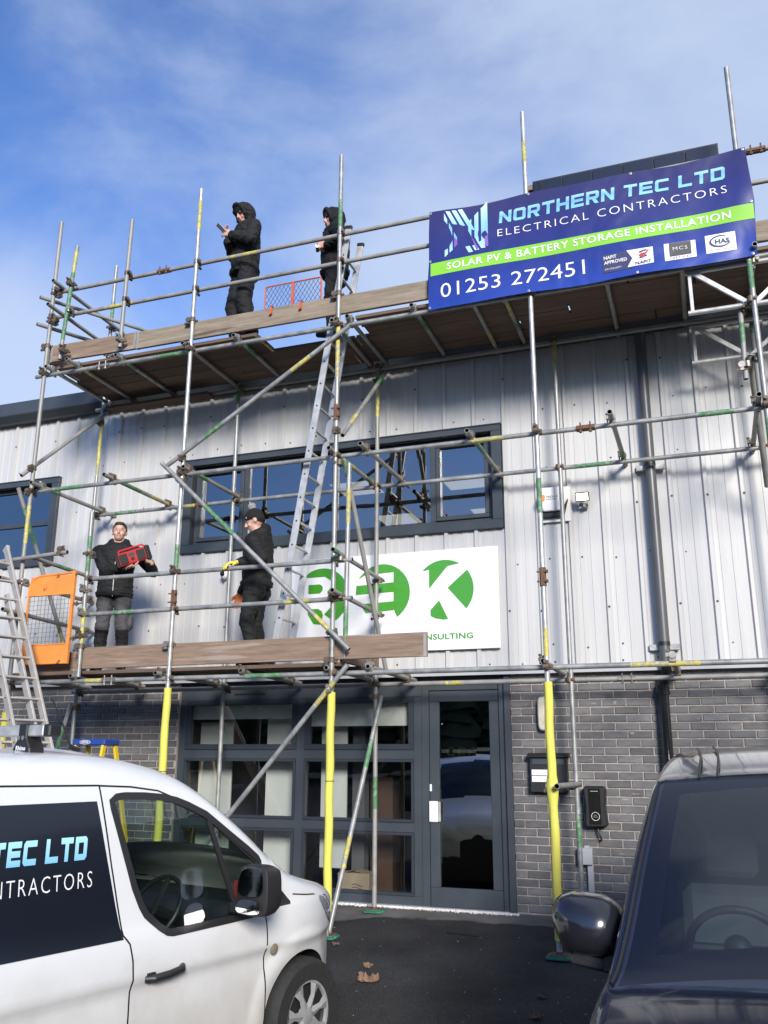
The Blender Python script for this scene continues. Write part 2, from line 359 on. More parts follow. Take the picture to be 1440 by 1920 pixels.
def islands(vs, fs):
    """split lettering into its separate characters, left to right"""
    par = list(range(len(vs)))
    def fd(i):
        while par[i] != i: par[i] = par[par[i]]; i = par[i]
        return i
    key = {}
    for i, v in enumerate(vs):
        k = (round(v[0], 5), round(v[1], 5))
        if k in key: par[fd(i)] = fd(key[k])
        else: key[k] = i
    for f in fs:
        for i in f[1:]: par[fd(i)] = fd(f[0])
    G = {}
    for f in fs: G.setdefault(fd(f[0]), []).append(f)
    out_ = []
    for g_ in G.values():
        ids = sorted({i for f in g_ for i in f}); mp_ = {i: k for k, i in enumerate(ids)}; out_.append(([vs[i] for i in ids], [tuple(mp_[i] for i in f) for f in g_]))
    return sorted(out_, key=lambda t: min(v[0] for v in t[0]))
# ================================================================== SETTING
def ground_z(y):
    pts = [(-400, -.35), (-9, -.35), (-5, -.345), (-3.9, -.33), (-2.5, -.18), (-1.45, -.08), (-.2, 0), (400, 0)]
    for (a, za), (b, zb) in zip(pts[:-1], pts[1:]):
        if a <= y <= b: return za + (zb - za) * (y - a) / (b - a)
    return 0
def asphalt_mat():
    m = bpy.data.materials.new('asphalt'); m.use_nodes = True; t = m.node_tree; N = t.nodes; L = t.links.new; b = N['Principled BSDF']
    tcn = N.new('ShaderNodeTexCoord'); sp = N.new('ShaderNodeSeparateXYZ'); L(tcn.outputs['Object'], sp.inputs[0])
    def noise(sc, det=5, ro=.6):
        n = N.new('ShaderNodeTexNoise'); n.inputs['Scale'].default_value = sc; n.inputs['Detail'].default_value = det; n.inputs['Roughness'].default_value = ro; L(tcn.outputs['Object'], n.inputs['Vector']); return n.outputs['Fac']
    def math_(op, a, b_, c=None):
        n = N.new('ShaderNodeMath'); n.operation = op
        for i, v in enumerate((a, b_, c)):
            if v is None: continue
            if isinstance(v, (int, float)): n.inputs[i].default_value = v
            else: L(v, n.inputs[i])
        return n.outputs[0]
    # edge of the fresh black surfacing: wanders along the wall
    edge = math_('MULTIPLY_ADD', noise(1.6, 8, .65), .55, sp.outputs['Y'])
    left = N.new('ShaderNodeMapRange'); left.inputs[1].default_value = -3.0; left.inputs[2].default_value = -4.2; left.inputs[3].default_value = 0; left.inputs[4].default_value = .55; L(sp.outputs['X'], left.inputs[0])
    edge = math_('ADD', edge, left.outputs[0])
    mk = N.new('ShaderNodeMapRange'); mk.inputs[1].default_value = -.20; mk.inputs[2].default_value = -.13; L(edge, mk.inputs[0])
    fine = N.new('ShaderNodeMapRange'); fine.inputs[1].default_value = .42; fine.inputs[2].default_value = .72; L(noise(130, 4, .7), fine.inputs[0])
    c1 = N.new('ShaderNodeMixRGB'); c1.inputs[1].default_value = (.012, .012, .013, 1); c1.inputs[2].default_value = (.070, .069, .068, 1); L(fine.outputs[0], c1.inputs[0])
    c2 = N.new('ShaderNodeMixRGB'); c2.inputs[1].default_value = (.11, .103, .096, 1); c2.inputs[2].default_value = (.19, .178, .166, 1); L(fine.outputs[0], c2.inputs[0])
    big = N.new('ShaderNodeMapRange'); big.inputs[1].default_value = .35; big.inputs[2].default_value = .75; big.inputs[3].default_value = .65; big.inputs[4].default_value = 1.9; L(noise(1.1, 6), big.inputs[0])
    c3 = N.new('ShaderNodeMixRGB'); L(mk.outputs[0], c3.inputs[0]); L(c1.outputs[0], c3.inputs[1]); L(c2.outputs[0], c3.inputs[2])
    hv = N.new('ShaderNodeHueSaturation'); L(big.outputs[0], hv.inputs['Value']); L(c3.outputs[0], hv.inputs['Color'])
    # pale grit trodden into the surface
    gr = N.new('ShaderNodeMapRange'); gr.inputs[1].default_value = .765; gr.inputs[2].default_value = .80; L(noise(46, 2, .5), gr.inputs[0])
    c4 = N.new('ShaderNodeMixRGB'); c4.inputs[2].default_value = (.22, .21, .20, 1); L(gr.outputs[0], c4.inputs[0]); L(hv.outputs[0], c4.inputs[1]); L(c4.outputs[0], b.inputs['Base Color'])
    b.inputs['Roughness'].default_value = .82; b.inputs['Specular IOR Level'].default_value = .25
    bp = N.new('ShaderNodeBump'); bp.inputs['Strength'].default_value = .7; bp.inputs['Distance'].default_value = .01; L(noise(160, 3, .7), bp.inputs['Height']); L(bp.outputs[0], b.inputs['Normal'])
    MATS['asphalt'] = m
asphalt_mat()
g = MB(); ys = [-300, -60, -12, -9, -7, -5, -4.4, -3.9, -3.2, -2.5, -1.9, -1.45, -.8, -.2, .5, 60, 300]; xs = [-300, -60, -12, -8, -5, -3, -1, 1, 3, 8, 60, 300]
for y in ys: g.v += [(x, y, ground_z(y)) for x in xs]
for j in range(len(ys) - 1):
    for i in range(len(xs) - 1):
        a = j * len(xs) + i; g.f.append((a, a + 1, a + 1 + len(xs), a + len(xs))); g.m.append(0); g.sm.append(True)
tag(g.build('ground', 'asphalt'), kind='structure')

# ------------------------------------------------------------------ the unit (building)
BX0, BX1 = -13.85, 7.0
unit = empty('industrial_unit', (-3.0, 0, 0), 'two storey industrial unit with silver ribbed metal cladding above dark grey brick', 'building')
# --- brickwork: courses laid one by one
CH, BL, JT = .0795, .2385, .0105
mb = MB(); mb.box((-6.03, .056, 0), (BX0, .3, 2.36)); mb.box((-1.985, .056, 0), (BX1, .3, 2.36)); mb.build('mortar_bed', 'mortar', unit)
bm_ = MB(); hx, hz = (BL - JT) / 2, (CH - JT) / 2; ch = .006
bm_.add([(-hx, 0, -hz), (hx, 0, -hz), (hx, 0, hz), (-hx, 0, hz), (-hx + ch, -.012, -hz + ch), (hx - ch, -.012, -hz + ch), (hx - ch, -.012, hz - ch), (-hx + ch, -.012, hz - ch)],
        [(0, 1, 5, 4), (1, 2, 6, 5), (2, 3, 7, 6), (3, 0, 4, 7), (4, 5, 6, 7)])
brick_me = bm_.mesh('brick', 'brick')
spots = []
for c in range(29):
    z = .012 + CH * c + CH / 2
    if z > 2.345: continue
    for (xa, xb) in ((BX0, -6.03), (-1.985, BX1)):
        x = -40 * BL + (BL / 2 if c % 2 else 0) + .03
        while x < xb:
            a, b_ = max(x, xa), min(x + BL, xb)
            if b_ - a > .05: spots.append(((a + b_) / 2, z, (b_ - a - JT) / (BL - JT)))
            x += BL
vis = [s_ for s_ in spots if (-1.99 < s_[0] < .62 and not (s_[0] > -.25 and s_[1] < 1.35) and s_[1] > .0) or (-7.6 < s_[0] < -6.0 and s_[1] > 1.45)]
vis.sort(key=lambda s_: (s_[0]) ** 2 + 88 + (s_[1] - 1.49) ** 2)
first = set(vis[:300])
rest = MB()
for (x, z, sc) in spots:
    jy = random.uniform(-.0025, .0025); jr = random.uniform(-.006, .006)
    if (x, z, sc) in first:
        child('brick', brick_me, unit, (x + 3.0 + random.uniform(-.001, .001), .056 + jy, z + random.uniform(-.0012, .0012)), (0, jr, 0), (sc, 1, 1))
    else:
        hx2 = hx * sc; rest.add([(x - hx2, .056 + jy, z - hz), (x + hx2, .056 + jy, z - hz), (x + hx2, .056 + jy, z + hz), (x - hx2, .056 + jy, z + hz),
                 (x - hx2 + ch, .044 + jy, z - hz + ch), (x + hx2 - ch, .044 + jy, z - hz + ch), (x + hx2 - ch, .044 + jy, z + hz - ch), (x - hx2 + ch, .044 + jy, z + hz - ch)],
                [(0, 1, 5, 4), (1, 2, 6, 5), (2, 3, 7, 6), (3, 0, 4, 7), (4, 5, 6, 7)])
tag(rest.build('brickwork', 'brick', unit, recalc=False), kind='stuff')
# --- ribbed cladding, sheet by sheet
PT = .3487; RIB0 = .112
prof = [(0, 0), (.016, -.034), (.050, -.034), (.066, 0), (.31 * PT, 0), (.32 * PT, -.006), (.465 * PT, -.006), (.478 * PT, 0), (.635 * PT, 0), (.645 * PT, -.006), (.797 * PT, -.006), (.81 * PT, 0)]
HOLES = [(-6.0, -2.08, 4.04, 5.08), (-12.6, -8.18, 4.04, 5.08)]
ZC0, ZC1 = 2.395, 6.14
k0 = int(math.floor((BX0 - RIB0) / PT)); k1 = int(math.ceil((BX1 - RIB0) / PT))
for ks in range(k0, k1, 3):
    m_ = MB(); m2_ = MB(); xsn = []
    for k in range(ks, min(ks + 3, k1)): xsn += [(RIB0 + k * PT + a, y) for a, y in prof]
    xsn.append((RIB0 + min(ks + 3, k1) * PT + .002, -.0005))
    dy = random.uniform(-.0012, .0012)
    for (xa, ya), (xb, yb) in zip(xsn[:-1], xsn[1:]):
        segs = [(ZC0, ZC1)]; xm = (xa + xb) / 2
        for (h0, h1, z0, z1) in HOLES:
            if h0 < xm < h1: segs = [(ZC0, z0), (z1, ZC1)]
        if len(segs) == 1 and any(h0 < xsn[0][0] < h1 or h0 < xsn[-1][0] < h1 for h0, h1, _, _ in HOLES): segs = [(ZC0, 4.55), (4.55, ZC1)]
        for i_, (z0, z1) in enumerate(segs): (m_, m2_)[i_].add([(xa, ya + dy, z0), (xb, yb + dy, z0), (xb, yb + dy, z1), (xa, ya + dy, z1)], [(0, 1, 2, 3)])
    m_.build('cladding_sheet', 'clad', unit, recalc=False)
    if m2_.v: m2_.build('cladding_sheet', 'clad', unit, recalc=False)
sc_ = MB()
for k in range(k0, k1):
    for z, ph in ((2.47, .40), (2.62, .40), (3.02, .02), (3.55, .40), (4.12, .02), (4.62, .40), (5.28, .40), (5.72, .02)):
        if random.random() < .35: continue
        x = RIB0 + k * PT + ph * PT + (.033 if ph < .1 else 0) + random.uniform(-.01, .01); zz = z + random.uniform(-.03, .03)
        if any(a - .1 < x < b_ + .1 and c - .12 < zz < d + .1 for a, b_, c, d in HOLES): continue
        y0 = -.034 if ph < .1 else -.002
        sc_.lathe([(.013, y0), (.013, y0 - .003), (.008, y0 - .006), (.006, y0 - .011), (0, y0 - .012)], (x, 0, zz), 'y', 8)
tag(sc_.build('fixing_screws', 'pipe_grey', unit, recalc=False), kind='stuff')
# --- flashings: drip at the foot of the cladding, eaves gutter, parapet and roof
dr = MB(); dr.box((BX0, -.045, 2.345), (BX1, .0, 2.394)); dr.box((BX0, -.002, 2.36), (BX1, .30, 2.39)); dr.build('drip_flashing', 'grey_plastic', unit)
gu = MB(); gu.prism([(-.22, 6.29), (-.02, 6.29), (-.02, 6.02), (-.12, 6.02), (-.22, 6.10)], BX0, -7.02, 'yz'); gu.build('eaves_gutter', 'anthracite', unit, bevel=.008)
gu = MB(); gu.prism([(-.22, 6.29), (-.02, 6.29), (-.02, 6.02), (-.12, 6.02), (-.22, 6.10)], -7.012, BX1, 'yz'); gu.build('eaves_gutter', 'anthracite', unit, bevel=.008)
rf = MB(); rf.add([(BX0, -.03, 6.27), (BX1, -.03, 6.27), (BX1, 9, 6.9), (BX0, 9, 6.9)], [(0, 1, 2, 3)]); rf.add([(BX0, 9, 6.9), (BX1, 9, 6.9), (BX1, 18, 6.27), (BX0, 18, 6.27)], [(0, 1, 2, 3)])
rf.box((BX0, 17.9, 0), (BX1, 18, 6.25)); rf.box((BX0 - .02, 0.02, 0), (BX0, 18, 6.25)); rf.box((BX1, 0.02, 0), (BX1 + .02, 18, 6.25)); rf.build('roof', 'anthracite', unit)
wb = MB(); wb.box((BX0, .30, 2.30), (BX1, .34, 4.03)); wb.box((BX0, .30, 5.09), (BX1, .34, 6.2)); wb.box((BX0, .30, 4.03), (-12.6, .34, 5.09)); wb.box((-8.17, .30, 4.03), (-6.0, .34, 5.09)); wb.box((-2.07, .30, 4.03), (BX1, .34, 5.09))
wb.box((BX0, .301, 0), (-6.05, .34, 2.30)); wb.box((-1.97, .301, 0), (BX1, .34, 2.30)); wb.build('inner_wall', 'int_white', unit)
# --- first floor windows
def ribbon_window(x0, x1, z0, z1, mull, sashes, bar=None):
    """flashing surround, frame, mullions, opening sashes and panes; x0..z1 outer edge of flashing"""
    w = MB(); fy = -.055
    fl, fb, ft = .115, .105, .075
    w.box((x0, fy, z0), (x1, -.001, z0 + fb)); w.box((x0, fy, z1 - ft), (x1, -.001, z1))
    w.box((x0, fy + .001, z0 + fb), (x0 + fl, -.001, z1 - ft)); w.box((x1 - fl, fy + .001, z0 + fb), (x1, -.001, z1 - ft))
    w.box((x0 - .008, fy - .012, z1 - .004), (x1 + .008, -.001, z1 + .012))
    root = w.build('window', 'anthracite', unit, bevel=.004)
    a, b_, c, d = x0 + fl, x1 - fl, z0 + fb, z1 - ft
    r = MB()                                              # reveal lining
    r.box((a, fy + .004, c - .02), (b_, .12, c - .001)); r.box((a, fy + .004, d + .001), (b_, .12, d + .02)); r.box((a - .02, fy + .004, c), (a - .001, .12, d)); r.box((b_ + .001, fy + .004, c), (b_ + .02, .12, d)); r.build('reveal', 'anth_dark', root)
    f = MB(); t = .055
    f.box((a, .06, c), (b_, .115, c + t)); f.box((a, .06, d - t), (b_, .115, d)); f.box((a, .061, c + t), (a + t, .114, d - t)); f.box((b_ - t, .061, c + t), (b_, .114, d - t))
    for m in mull: f.box((m - .038, .059, c + t), (m + .038, .114, d - t))
    if bar: f.box((a + t, .062, bar - .03), (b_ - t, .113, bar + .03))
    f.build('frame', 'anthracite', root, bevel=.004)
    ed = [a + t - .038] + list(mull) + [b_ - t + .038]
    for i, (e0, e1) in enumerate(zip(ed[:-1], ed[1:])):
        e0 += .038; e1 -= .038
        zs = [(c + t, d - t)] if not bar else [(c + t, bar - .03), (bar + .03, d - t)]
        for (za, zb) in zs:
            if i in sashes:
                s_ = MB(); u = .05
                s_.box((e0, .035, za), (e1, .095, za + u)); s_.box((e0, .035, zb - u), (e1, .095, zb)); s_.box((e0, .036, za + u), (e0 + u, .094, zb - u)); s_.box((e1 - u, .036, za + u), (e1, .094, zb - u))
                s_.build('sash', 'anthracite', root, bevel=.005); e0p, e1p, zap, zbp = e0 + u, e1 - u, za + u, zb - u
            else: e0p, e1p, zap, zbp = e0, e1, za, zb
            p = MB(); p.add([(e0p, .085, zap), (e1p, .085, zap), (e1p, .085 + random.uniform(-.004, .004), zbp), (e0p, .085 + random.uniform(-.004, .004), zbp)], [(0, 1, 2, 3)]); p.build('pane', 'glass_up', root, recalc=False)
    return root
ribbon_window(-6.10, -1.98, 3.94, 5.16, [-5.25, -4.05, -2.81], (0, 3))
ribbon_window(-12.6, -8.08, 3.94, 5.16, [-11.1, -9.6], (), bar=4.56)
# --- ground floor shop front
sf = MB(); Y0, Y1 = .09, .16; a, b_ = -6.03, -2.985; t = .075
sf.box((a, Y0, 0.0), (b_, Y1, .10)); sf.box((a, Y0, 2.14), (b_, Y1, 2.345))
for x in (a + t / 2, -4.43, b_ - t / 2): sf.box((x - t / 2 - .015, Y0 + .001, .10), (x + t / 2 + .015, Y1 - .001, 2.14))
gl0 = [(a + t + .015, -4.43 - t / 2 - .015), (-4.43 + t / 2 + .015, b_ - t - .015)]
for z in (.775, 1.525):
    for x0, x1 in gl0: sf.box((x0, Y0 + .002, z - .05), (x1, Y1 - .002, z + .05))
shop = sf.build('shop_front', 'anthracite', unit, bevel=.004)
for x0, x1 in gl0:
    for z0, z1 in ((.10, .725), (.825, 1.475), (1.575, 2.14)):
        u = .03; s_ = MB()
        if z1 > 2: u = .06
        s_.box((x0, Y0 - .012, z0), (x1, Y1 - .02, z0 + u)); s_.box((x0, Y0 - .012, z1 - u), (x1, Y1 - .02, z1)); s_.box((x0, Y0 - .011, z0 + u), (x0 + u, Y1 - .02, z1 - u)); s_.box((x1 - u, Y0 - .011, z0 + u), (x1, Y1 - .02, z1 - u))
        s_.build('bead', 'anth_dark', shop, bevel=.003)
        w1, w2 = random.uniform(-.004, .004), random.uniform(-.004, .004)
        p = MB(); p.add([(x0 + u, .125, z0 + u), (x1 - u, .125, z0 + u), (x1 - u, .125 + w1, z1 - u), (x0 + u, .125 + w2, z1 - u)], [(0, 1, 2, 3)]); p.build('pane', 'glass', shop, recalc=False)
tr = MB(); tr.box((-5.3, .078, 2.20), (-4.9, .088, 2.215)); tr.build('trickle_vent', 'black', shop)
# door in its frame
dm = MB(); dm.box((-2.985, .085, 0), (-2.90, .17, 2.345)); dm.box((-2.12, .06, 0), (-2.055, .17, 2.345)); dm.box((-2.054, .02, 0), (-1.986, .18, 2.345)); dm.box((-2.90, .086, 2.20), (-2.12, .168, 2.345)); dm.build('door_frame', 'anthracite', unit, bevel=.005)
dl = MB(); dl.box((-2.893, .075, .015), (-2.127, .135, .20)); dl.box((-2.893, .075, 2.08), (-2.127, .135, 2.193)); dl.box((-2.893, .076, .20), (-2.79, .134, 2.08)); dl.box((-2.23, .076, .20), (-2.127, .134, 2.08))
door = dl.build('door', 'anthracite', unit, bevel=.006)
p = MB(); p.add([(-2.79, .105, .20), (-2.23, .105, .20), (-2.23, .103, 2.08), (-2.79, .108, 2.08)], [(0, 1, 2, 3)]); p.build('pane', 'glass_door', door, recalc=False)
hb = MB(); hb.box((-2.895, .045, .84), (-2.80, .074, 1.05)); hb.build('handle', 'white_plastic', door, bevel=.006)
hb = MB(); hb.box((-2.798, .045, .845), (-2.77, .06, 1.045)); hb.build('handle', 'alu', door, bevel=.004)
hb = MB(); hb.box((-2.89, .066, 1.15), (-2.868, .0745, 1.22)); hb.build('notice', 'white_plastic', door)
th = MB(); th.box((-6.03, .02, .0), (-1.986, .3, .012)); th.build('threshold', 'grey_plastic', unit)
# --- rooms behind the glass
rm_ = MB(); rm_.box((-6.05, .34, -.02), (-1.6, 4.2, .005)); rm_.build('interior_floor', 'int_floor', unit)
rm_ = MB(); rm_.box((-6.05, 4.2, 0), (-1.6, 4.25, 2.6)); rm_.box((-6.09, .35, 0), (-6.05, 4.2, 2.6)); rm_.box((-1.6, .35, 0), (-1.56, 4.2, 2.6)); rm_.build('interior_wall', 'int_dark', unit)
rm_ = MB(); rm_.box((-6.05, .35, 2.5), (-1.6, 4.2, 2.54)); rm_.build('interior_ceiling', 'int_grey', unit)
rm_ = MB(); rm_.box((BX0, .35, 3.3), (BX1, 5, 3.33)); rm_.box((BX0, 5, 3.33), (BX1, 5.05, 5.3)); rm_.build('upper_floor', 'int_grey', unit)
rm_ = MB(); rm_.box((BX0, .35, 5.12), (BX1, 5, 5.16)); rm_.build('upper_ceiling', 'int_grey', unit)
for i, (x, y) in enumerate(((-2.85, 1.75), (-4.35, 1.55), (-4.35, 3.3), (-2.85, 3.4))):
    lp = empty('ceiling_light', (x, y, 5.10), ['square lit ceiling panel behind the right end of the long upper window', 'square lit ceiling panel seen through the middle of the long upper window', 'lit ceiling panel deep in the room behind the middle of the upper window', 'lit ceiling panel deep in the room behind the right of the upper window', 'lit ceiling panel behind the left end of the long upper window', 'lit ceiling panel behind the window at the far left'][i], 'ceiling light', 'lit ceiling panels upstairs')
    q = MB(); q.box((x - .31, y - .31, 5.085), (x + .31, y + .31, 5.118)); q.build('frame', 'white_plastic', lp)
    q = MB(); q.box((x - .29, y - .29, 5.08), (x + .29, y + .29, 5.0845)); q.build('diffuser', 'lamp_panel', lp)
def inside(name, lab, cat, boxes, m, group=None):
    q = MB()
    for a_, b2 in boxes: q.box(a_, b2)
    return tag(q.build(name, m, bevel=.003), lab, cat, group)
inside('display_panel', 'white panel standing inside at the left edge of the shop front', 'panel', [((-5.95, .45, .1), (-5.50, .48, 1.9))], 'int_white')
inside('display_panel', 'broad white panel inside, behind the middle of the left shop windows', 'panel', [((-5.02, .42, .1), (-4.50, .45, 1.95))], 'int_white')
inside('display_panel', 'narrow white panel inside, just right of the central mullion', 'panel', [((-4.30, .40, .30), (-3.98, .43, 1.98))], 'int_white')
inside('pillar', 'grey pillar inside beside the narrow white panel', 'pillar', [((-3.97, .55, .0), (-3.82, .7, 2.4))], 'int_grey')
inside('cupboard', 'brown wooden cupboard standing inside behind the yellow sleeved pole', 'cupboard', [((-3.80, .7, .01), (-3.53, 1.1, 1.28))], 'int_brown')
inside('white_board', 'white board leaning inside near the right shop window', 'board', [((-3.28, .8, .35), (-2.98, .83, 1.15))], 'int_white')
bxm = MB(); bxm.box((-4.03, .30, .012), (-3.66, .52, .27)); bxo = bxm.build('cardboard_box', 'cardboard', bevel=.004); tag(bxo, 'pale cardboard box on the floor inside the shop window', 'box')
fl_ = MB(); fl_.obox((-3.95, .41, .275), (.09, 0, .02), (0, .10, 0), (0, 0, .002)); fl_.obox((-3.74, .41, .275), (.09, 0, -.02), (0, .10, 0), (0, 0, .002)); fl_.build('flap', 'cardboard', bxo)
pr = MB()
for i in range(3): pr.tube([(-3.86 + .03 * k, .2985, .09 + .03 * i + .012 * math.sin(k * 1.3)) for k in range(5)], .004, 5)
pr.build('printed_logo', 'navy_print', bxo)
for i, (x0, x1) in enumerate(gl0):
    q = MB(); q.box((x0 + .02, .20, 1.93 if i == 0 else 1.84), (x1 - .02, .205, 2.12)); q.tube([(x0 + .02, .2, 2.13), (x1 - .02, .2, 2.13)], .02, 8); q.box((x0 + .02, .195, 1.925 if i == 0 else 1.835), (x1 - .02, .21, 1.932 if i == 0 else 1.842))
    tag(q.build('roller_blind', 'int_white'), ['short white roller blind at the top of the left shop window', 'longer white roller blind at the top of the right shop window'][i], 'blind')
# dark board added behind the door glass: mirrored letters stand in for a reflection
db = MB(); db.box((-2.90, .60, 1.30), (-2.44, .62, 1.95)); dbo = db.build('reflection_board', 'dark_void'); tag(dbo, 'added dark board behind the door glass, its mirrored green letters standing in for a reflection', 'sign')
def disc_letter(ch, cx, cz, r, y, mirror=False, n=40):
    """green disc with a letter left white: returns list of polygons in x,z"""
    def arc(a0, a1, k=14): return [(r * math.cos(a0 + (a1 - a0) * i / k), r * math.sin(a0 + (a1 - a0) * i / k)) for i in range(k + 1)]
    P = []
    if ch == 'B':
        P.append(arc(rad(122), rad(-62), 26) + [(.10 * r, -.62 * r), (.42 * r, -.30 * r), (.40 * r, .02 * r), (.20 * r, .16 * r), (.36 * r, .34 * r), (.32 * r, .56 * r), (.10 * r, .70 * r), (-.72 * r, .70 * r)])
        P.append([(-.52 * r, .12 * r), (-.08 * r, .12 * r), (.02 * r, .22 * r), (.02 * r, .36 * r), (-.08 * r, .44 * r), (-.52 * r, .44 * r)])
        P.append([(-.52 * r, -.60 * r), (-.30 * r, -.94 * r), (-.05 * r, -.97 * r), (.06 * r, -.66 * r), (.0, -.50 * r), (-.14 * r, -.42 * r), (-.52 * r, -.42 * r)])
    if ch == 'E':
        P.append(arc(rad(148), rad(44), 14) + [(.42 * r, .70 * r), (-.60 * r, .66 * r)])
        P.append([(.42 * r, .705 * r)] + arc(rad(43), rad(-57), 18) + [(.42 * r, -.55 * r)])
        P.append([(-.93 * r, .30 * r), (.42 * r, .35 * r), (.42 * r, .02 * r), (-.95 * r, -.01 * r)])
        P.append([(-.80 * r, -.34 * r), (.42 * r, -.30 * r), (.42 * r, -.60 * r), (-.58 * r, -.66 * r)])
    if ch == 'K':
        P.append(arc(rad(139), rad(58), 12) + [(.12 * r, .78 * r), (-.52 * r, .05 * r), (-.52 * r, .70 * r)])
        P.append(arc(rad(38), rad(-42), 12) + [(.12 * r, .05 * r)])
        P.append([(-.48 * r, -.86 * r), (-.30 * r, -.95 * r), (-.05 * r, -1.0 * r), (.12 * r, -.99 * r), (-.18 * r, -.36 * r), (-.48 * r, -.66 * r)])
    sg = -1 if mirror else 1
    return [[(cx + sg * a_, cz + b2) for a_, b2 in p] for p in P]
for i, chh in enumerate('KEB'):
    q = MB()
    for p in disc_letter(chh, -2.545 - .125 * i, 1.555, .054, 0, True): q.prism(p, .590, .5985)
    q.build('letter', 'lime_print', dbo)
# --- white pebbles along the threshold
gv = MB(); R_ = random.Random(3)
for i in range(1500):
    x = R_.uniform(-5.2, -1.95); y = -.01 - abs(R_.gauss(0, .045)); r = R_.uniform(.006, .014)
    if y < -.13: continue
    c = Vector((x, y, ground_z(y) + r * .5)); p = [c + Vector((R_.uniform(.7, 1.2) * r * a_, R_.uniform(.7, 1.2) * r * b2, R_.uniform(.6, 1) * r * c2)) for a_, b2, c2 in ((1, 0, 0), (-1, 0, 0), (0, 1, 0), (0, -1, 0), (0, 0, 1), (0, 0, -1))]
    gv.add(p, [(0, 2, 4), (2, 1, 4), (1, 3, 4), (3, 0, 4), (2, 0, 5), (1, 2, 5), (3, 1, 5), (0, 3, 5)])
tag(gv.build('pebble_strip', 'gravel_white', recalc=False), 'strip of small white pebbles along the shop front threshold', 'gravel', kind='stuff')
mat('seam_dark', (.30, .27, .05), .8)
# ================================================================== SCAFFOLD
YO, YI, TR = -1.45, -.32, .0242
OX = [-7.262, -5.222, -3.403, -1.335, .685, 2.72]
scaf = empty('scaffold', (-3.3, -.9, 0), 'two lift galvanised tube scaffold along the front of the unit', 'scaffold')
TM = ['galv', 'tube_green', 'tube_yellow', 'dark_void', 'galv_dull', 'galv_new']
def tube(name, p, q, bands=(), base=0, parent=None, r=TR):
    """one scaffold tube; bands = [(from, to, colour)] as distances along it in metres"""
    p = Vector(p); q = Vector(q); L = (q - p).length
    m = MB(); m.tube([p, q], r, 14, base, hollow=3, bands=[(a / L, b / L, {'g': 1, 'y': 2}[c]) for a, b, c in bands])
    return m.build(name, TM, parent or scaf, recalc=False, sharp=50)
rj = random.Random(5)
def standard(x, y, z0, z1, bands=(), base=0, lean=(0, 0)):
    return tube('standard', (x, y, z0), (x + lean[0], y + lean[1], z1), [(a - z0, b - z0, c) for a, b, c in bands], base)
zb = ground_z(YO) + .035; zi = ground_z(YI) + .035
standard(OX[0], YO, -.045, 8.06, [(3.85, 4.3, 'y')], 4)
standard(OX[1], YO, zb, 8.065, [(7.5, 7.9, 'y'), (3.42, 3.68, 'g')], 5)
standard(OX[2], YO, zb, 8.075, [(5.35, 6.02, 'y'), (7.15, 7.5, 'g')], 0)
standard(OX[3], YO, zb, 8.08, [(7.45, 7.72, 'y'), (3.68, 4.02, 'g'), (2.36, 2.62, 'y')], 5)
standard(OX[4], YO, zb, 8.045, [(5.62, 5.9, 'g'), (4.0, 4.35, 'g')], 0)
standard(OX[5], YO, zb, 8.06)
standard(OX[0] + .01, YI, zi, 8.07, [(7.25, 7.5, 'g'), (5.0, 5.7, 'y')], 0)
standard(OX[1], YI, zi, 5.97, [(5.72, 5.9, 'g')], 0)
standard(OX[2] + .035, YI, zi, 6.0, [(5.32, 5.66, 'y'), (.98, 1.30, 'g')], 4)
standard(OX[3] + .045, YI, zi, 6.0, [(5.6, 5.95, 'y'), (.68, .98, 'g')], 0)
standard(OX[4] + .05, YI, zi, 6.3, [(5.7, 6.1, 'g')], 4)
standard(OX[5], YI, zi, 6.0)
# short uprights clipped to the edge of the decks
tube('upright', (-7.012, YO - .055, 6.095), (-6.925, YO - .055, 7.615), [(0.25, 1.15, 'g'), (1.15, 1.45, 'y')], 4)
tube('upright', (-6.153, YO - .055, 6.113), (-6.138, YO - .055, 7.814), (), 4)
tube('upright', (-6.345, YO, 2.31), (-6.367, YO, 4.145), [(.35, .75, 'y'), (1.15, 1.55, 'g')], 0)
tube('upright', (-3.291, YO + .06, 2.42), (-3.276, YO + .06, 4.40), [(.1, .5, 'g'), (1.35, 1.7, 'y')], 0)
tube('upright', (.555, -1.33, 4.80), (.575, -1.33, 5.62), [(.35, .55, 'g')], 4)
XL, XR = -7.43, 2.85
def ledger(name, z, y, x0=XL, x1=XR, bands=(), base=0, dz=0.0):
    return tube(name, (x0, y, z), (x1, y, z + dz), [(a - x0, b - x0, c) for a, b, c in bands], base)
LY = YO + .05
ledger('ledger', 2.272, LY, -7.34, XR, [(-6.28, -6.0, 'y'), (-4.35, -3.95, 'g'), (-.62, -.05, 'y')])
ledger('ledger', 4.484, LY, -7.33, XR, [(-6.98, -6.58, 'g'), (-1.98, -1.66, 'y'), (.12, .42, 'g')])
ledger('ledger', 5.965, LY, XL, XR, [(-5.7, -5.3, 'g')], 0)
ledger('guard_rail', 6.738, LY, -7.30, XR, [(-6.5, -6.1, 'y')], 4)
ledger('guard_rail', 7.084, LY, -7.30, XR, [(-4.78, -4.46, 'y')], 4)
ledger('guard_rail', 3.386, LY, -6.40, -3.22)
ledger('guard_rail', 2.990, LY, -6.43, -3.22, [(-6.0, -5.72, 'g'), (-3.95, -3.68, 'y')], 0, .01)
IY = YI + .05
ledger('ledger', 5.955, IY, -7.40, XR, (), 4)
ledger('ledger', 4.485, IY, -7.28, XR, [(-6.95, -6.62, 'g'), (-5.9, -5.6, 'y'), (-1.15, -.75, 'g')])
ledger('ledger', 2.250, IY, -7.35, XR, [(-2.6, -2.4, 'y')], 4)
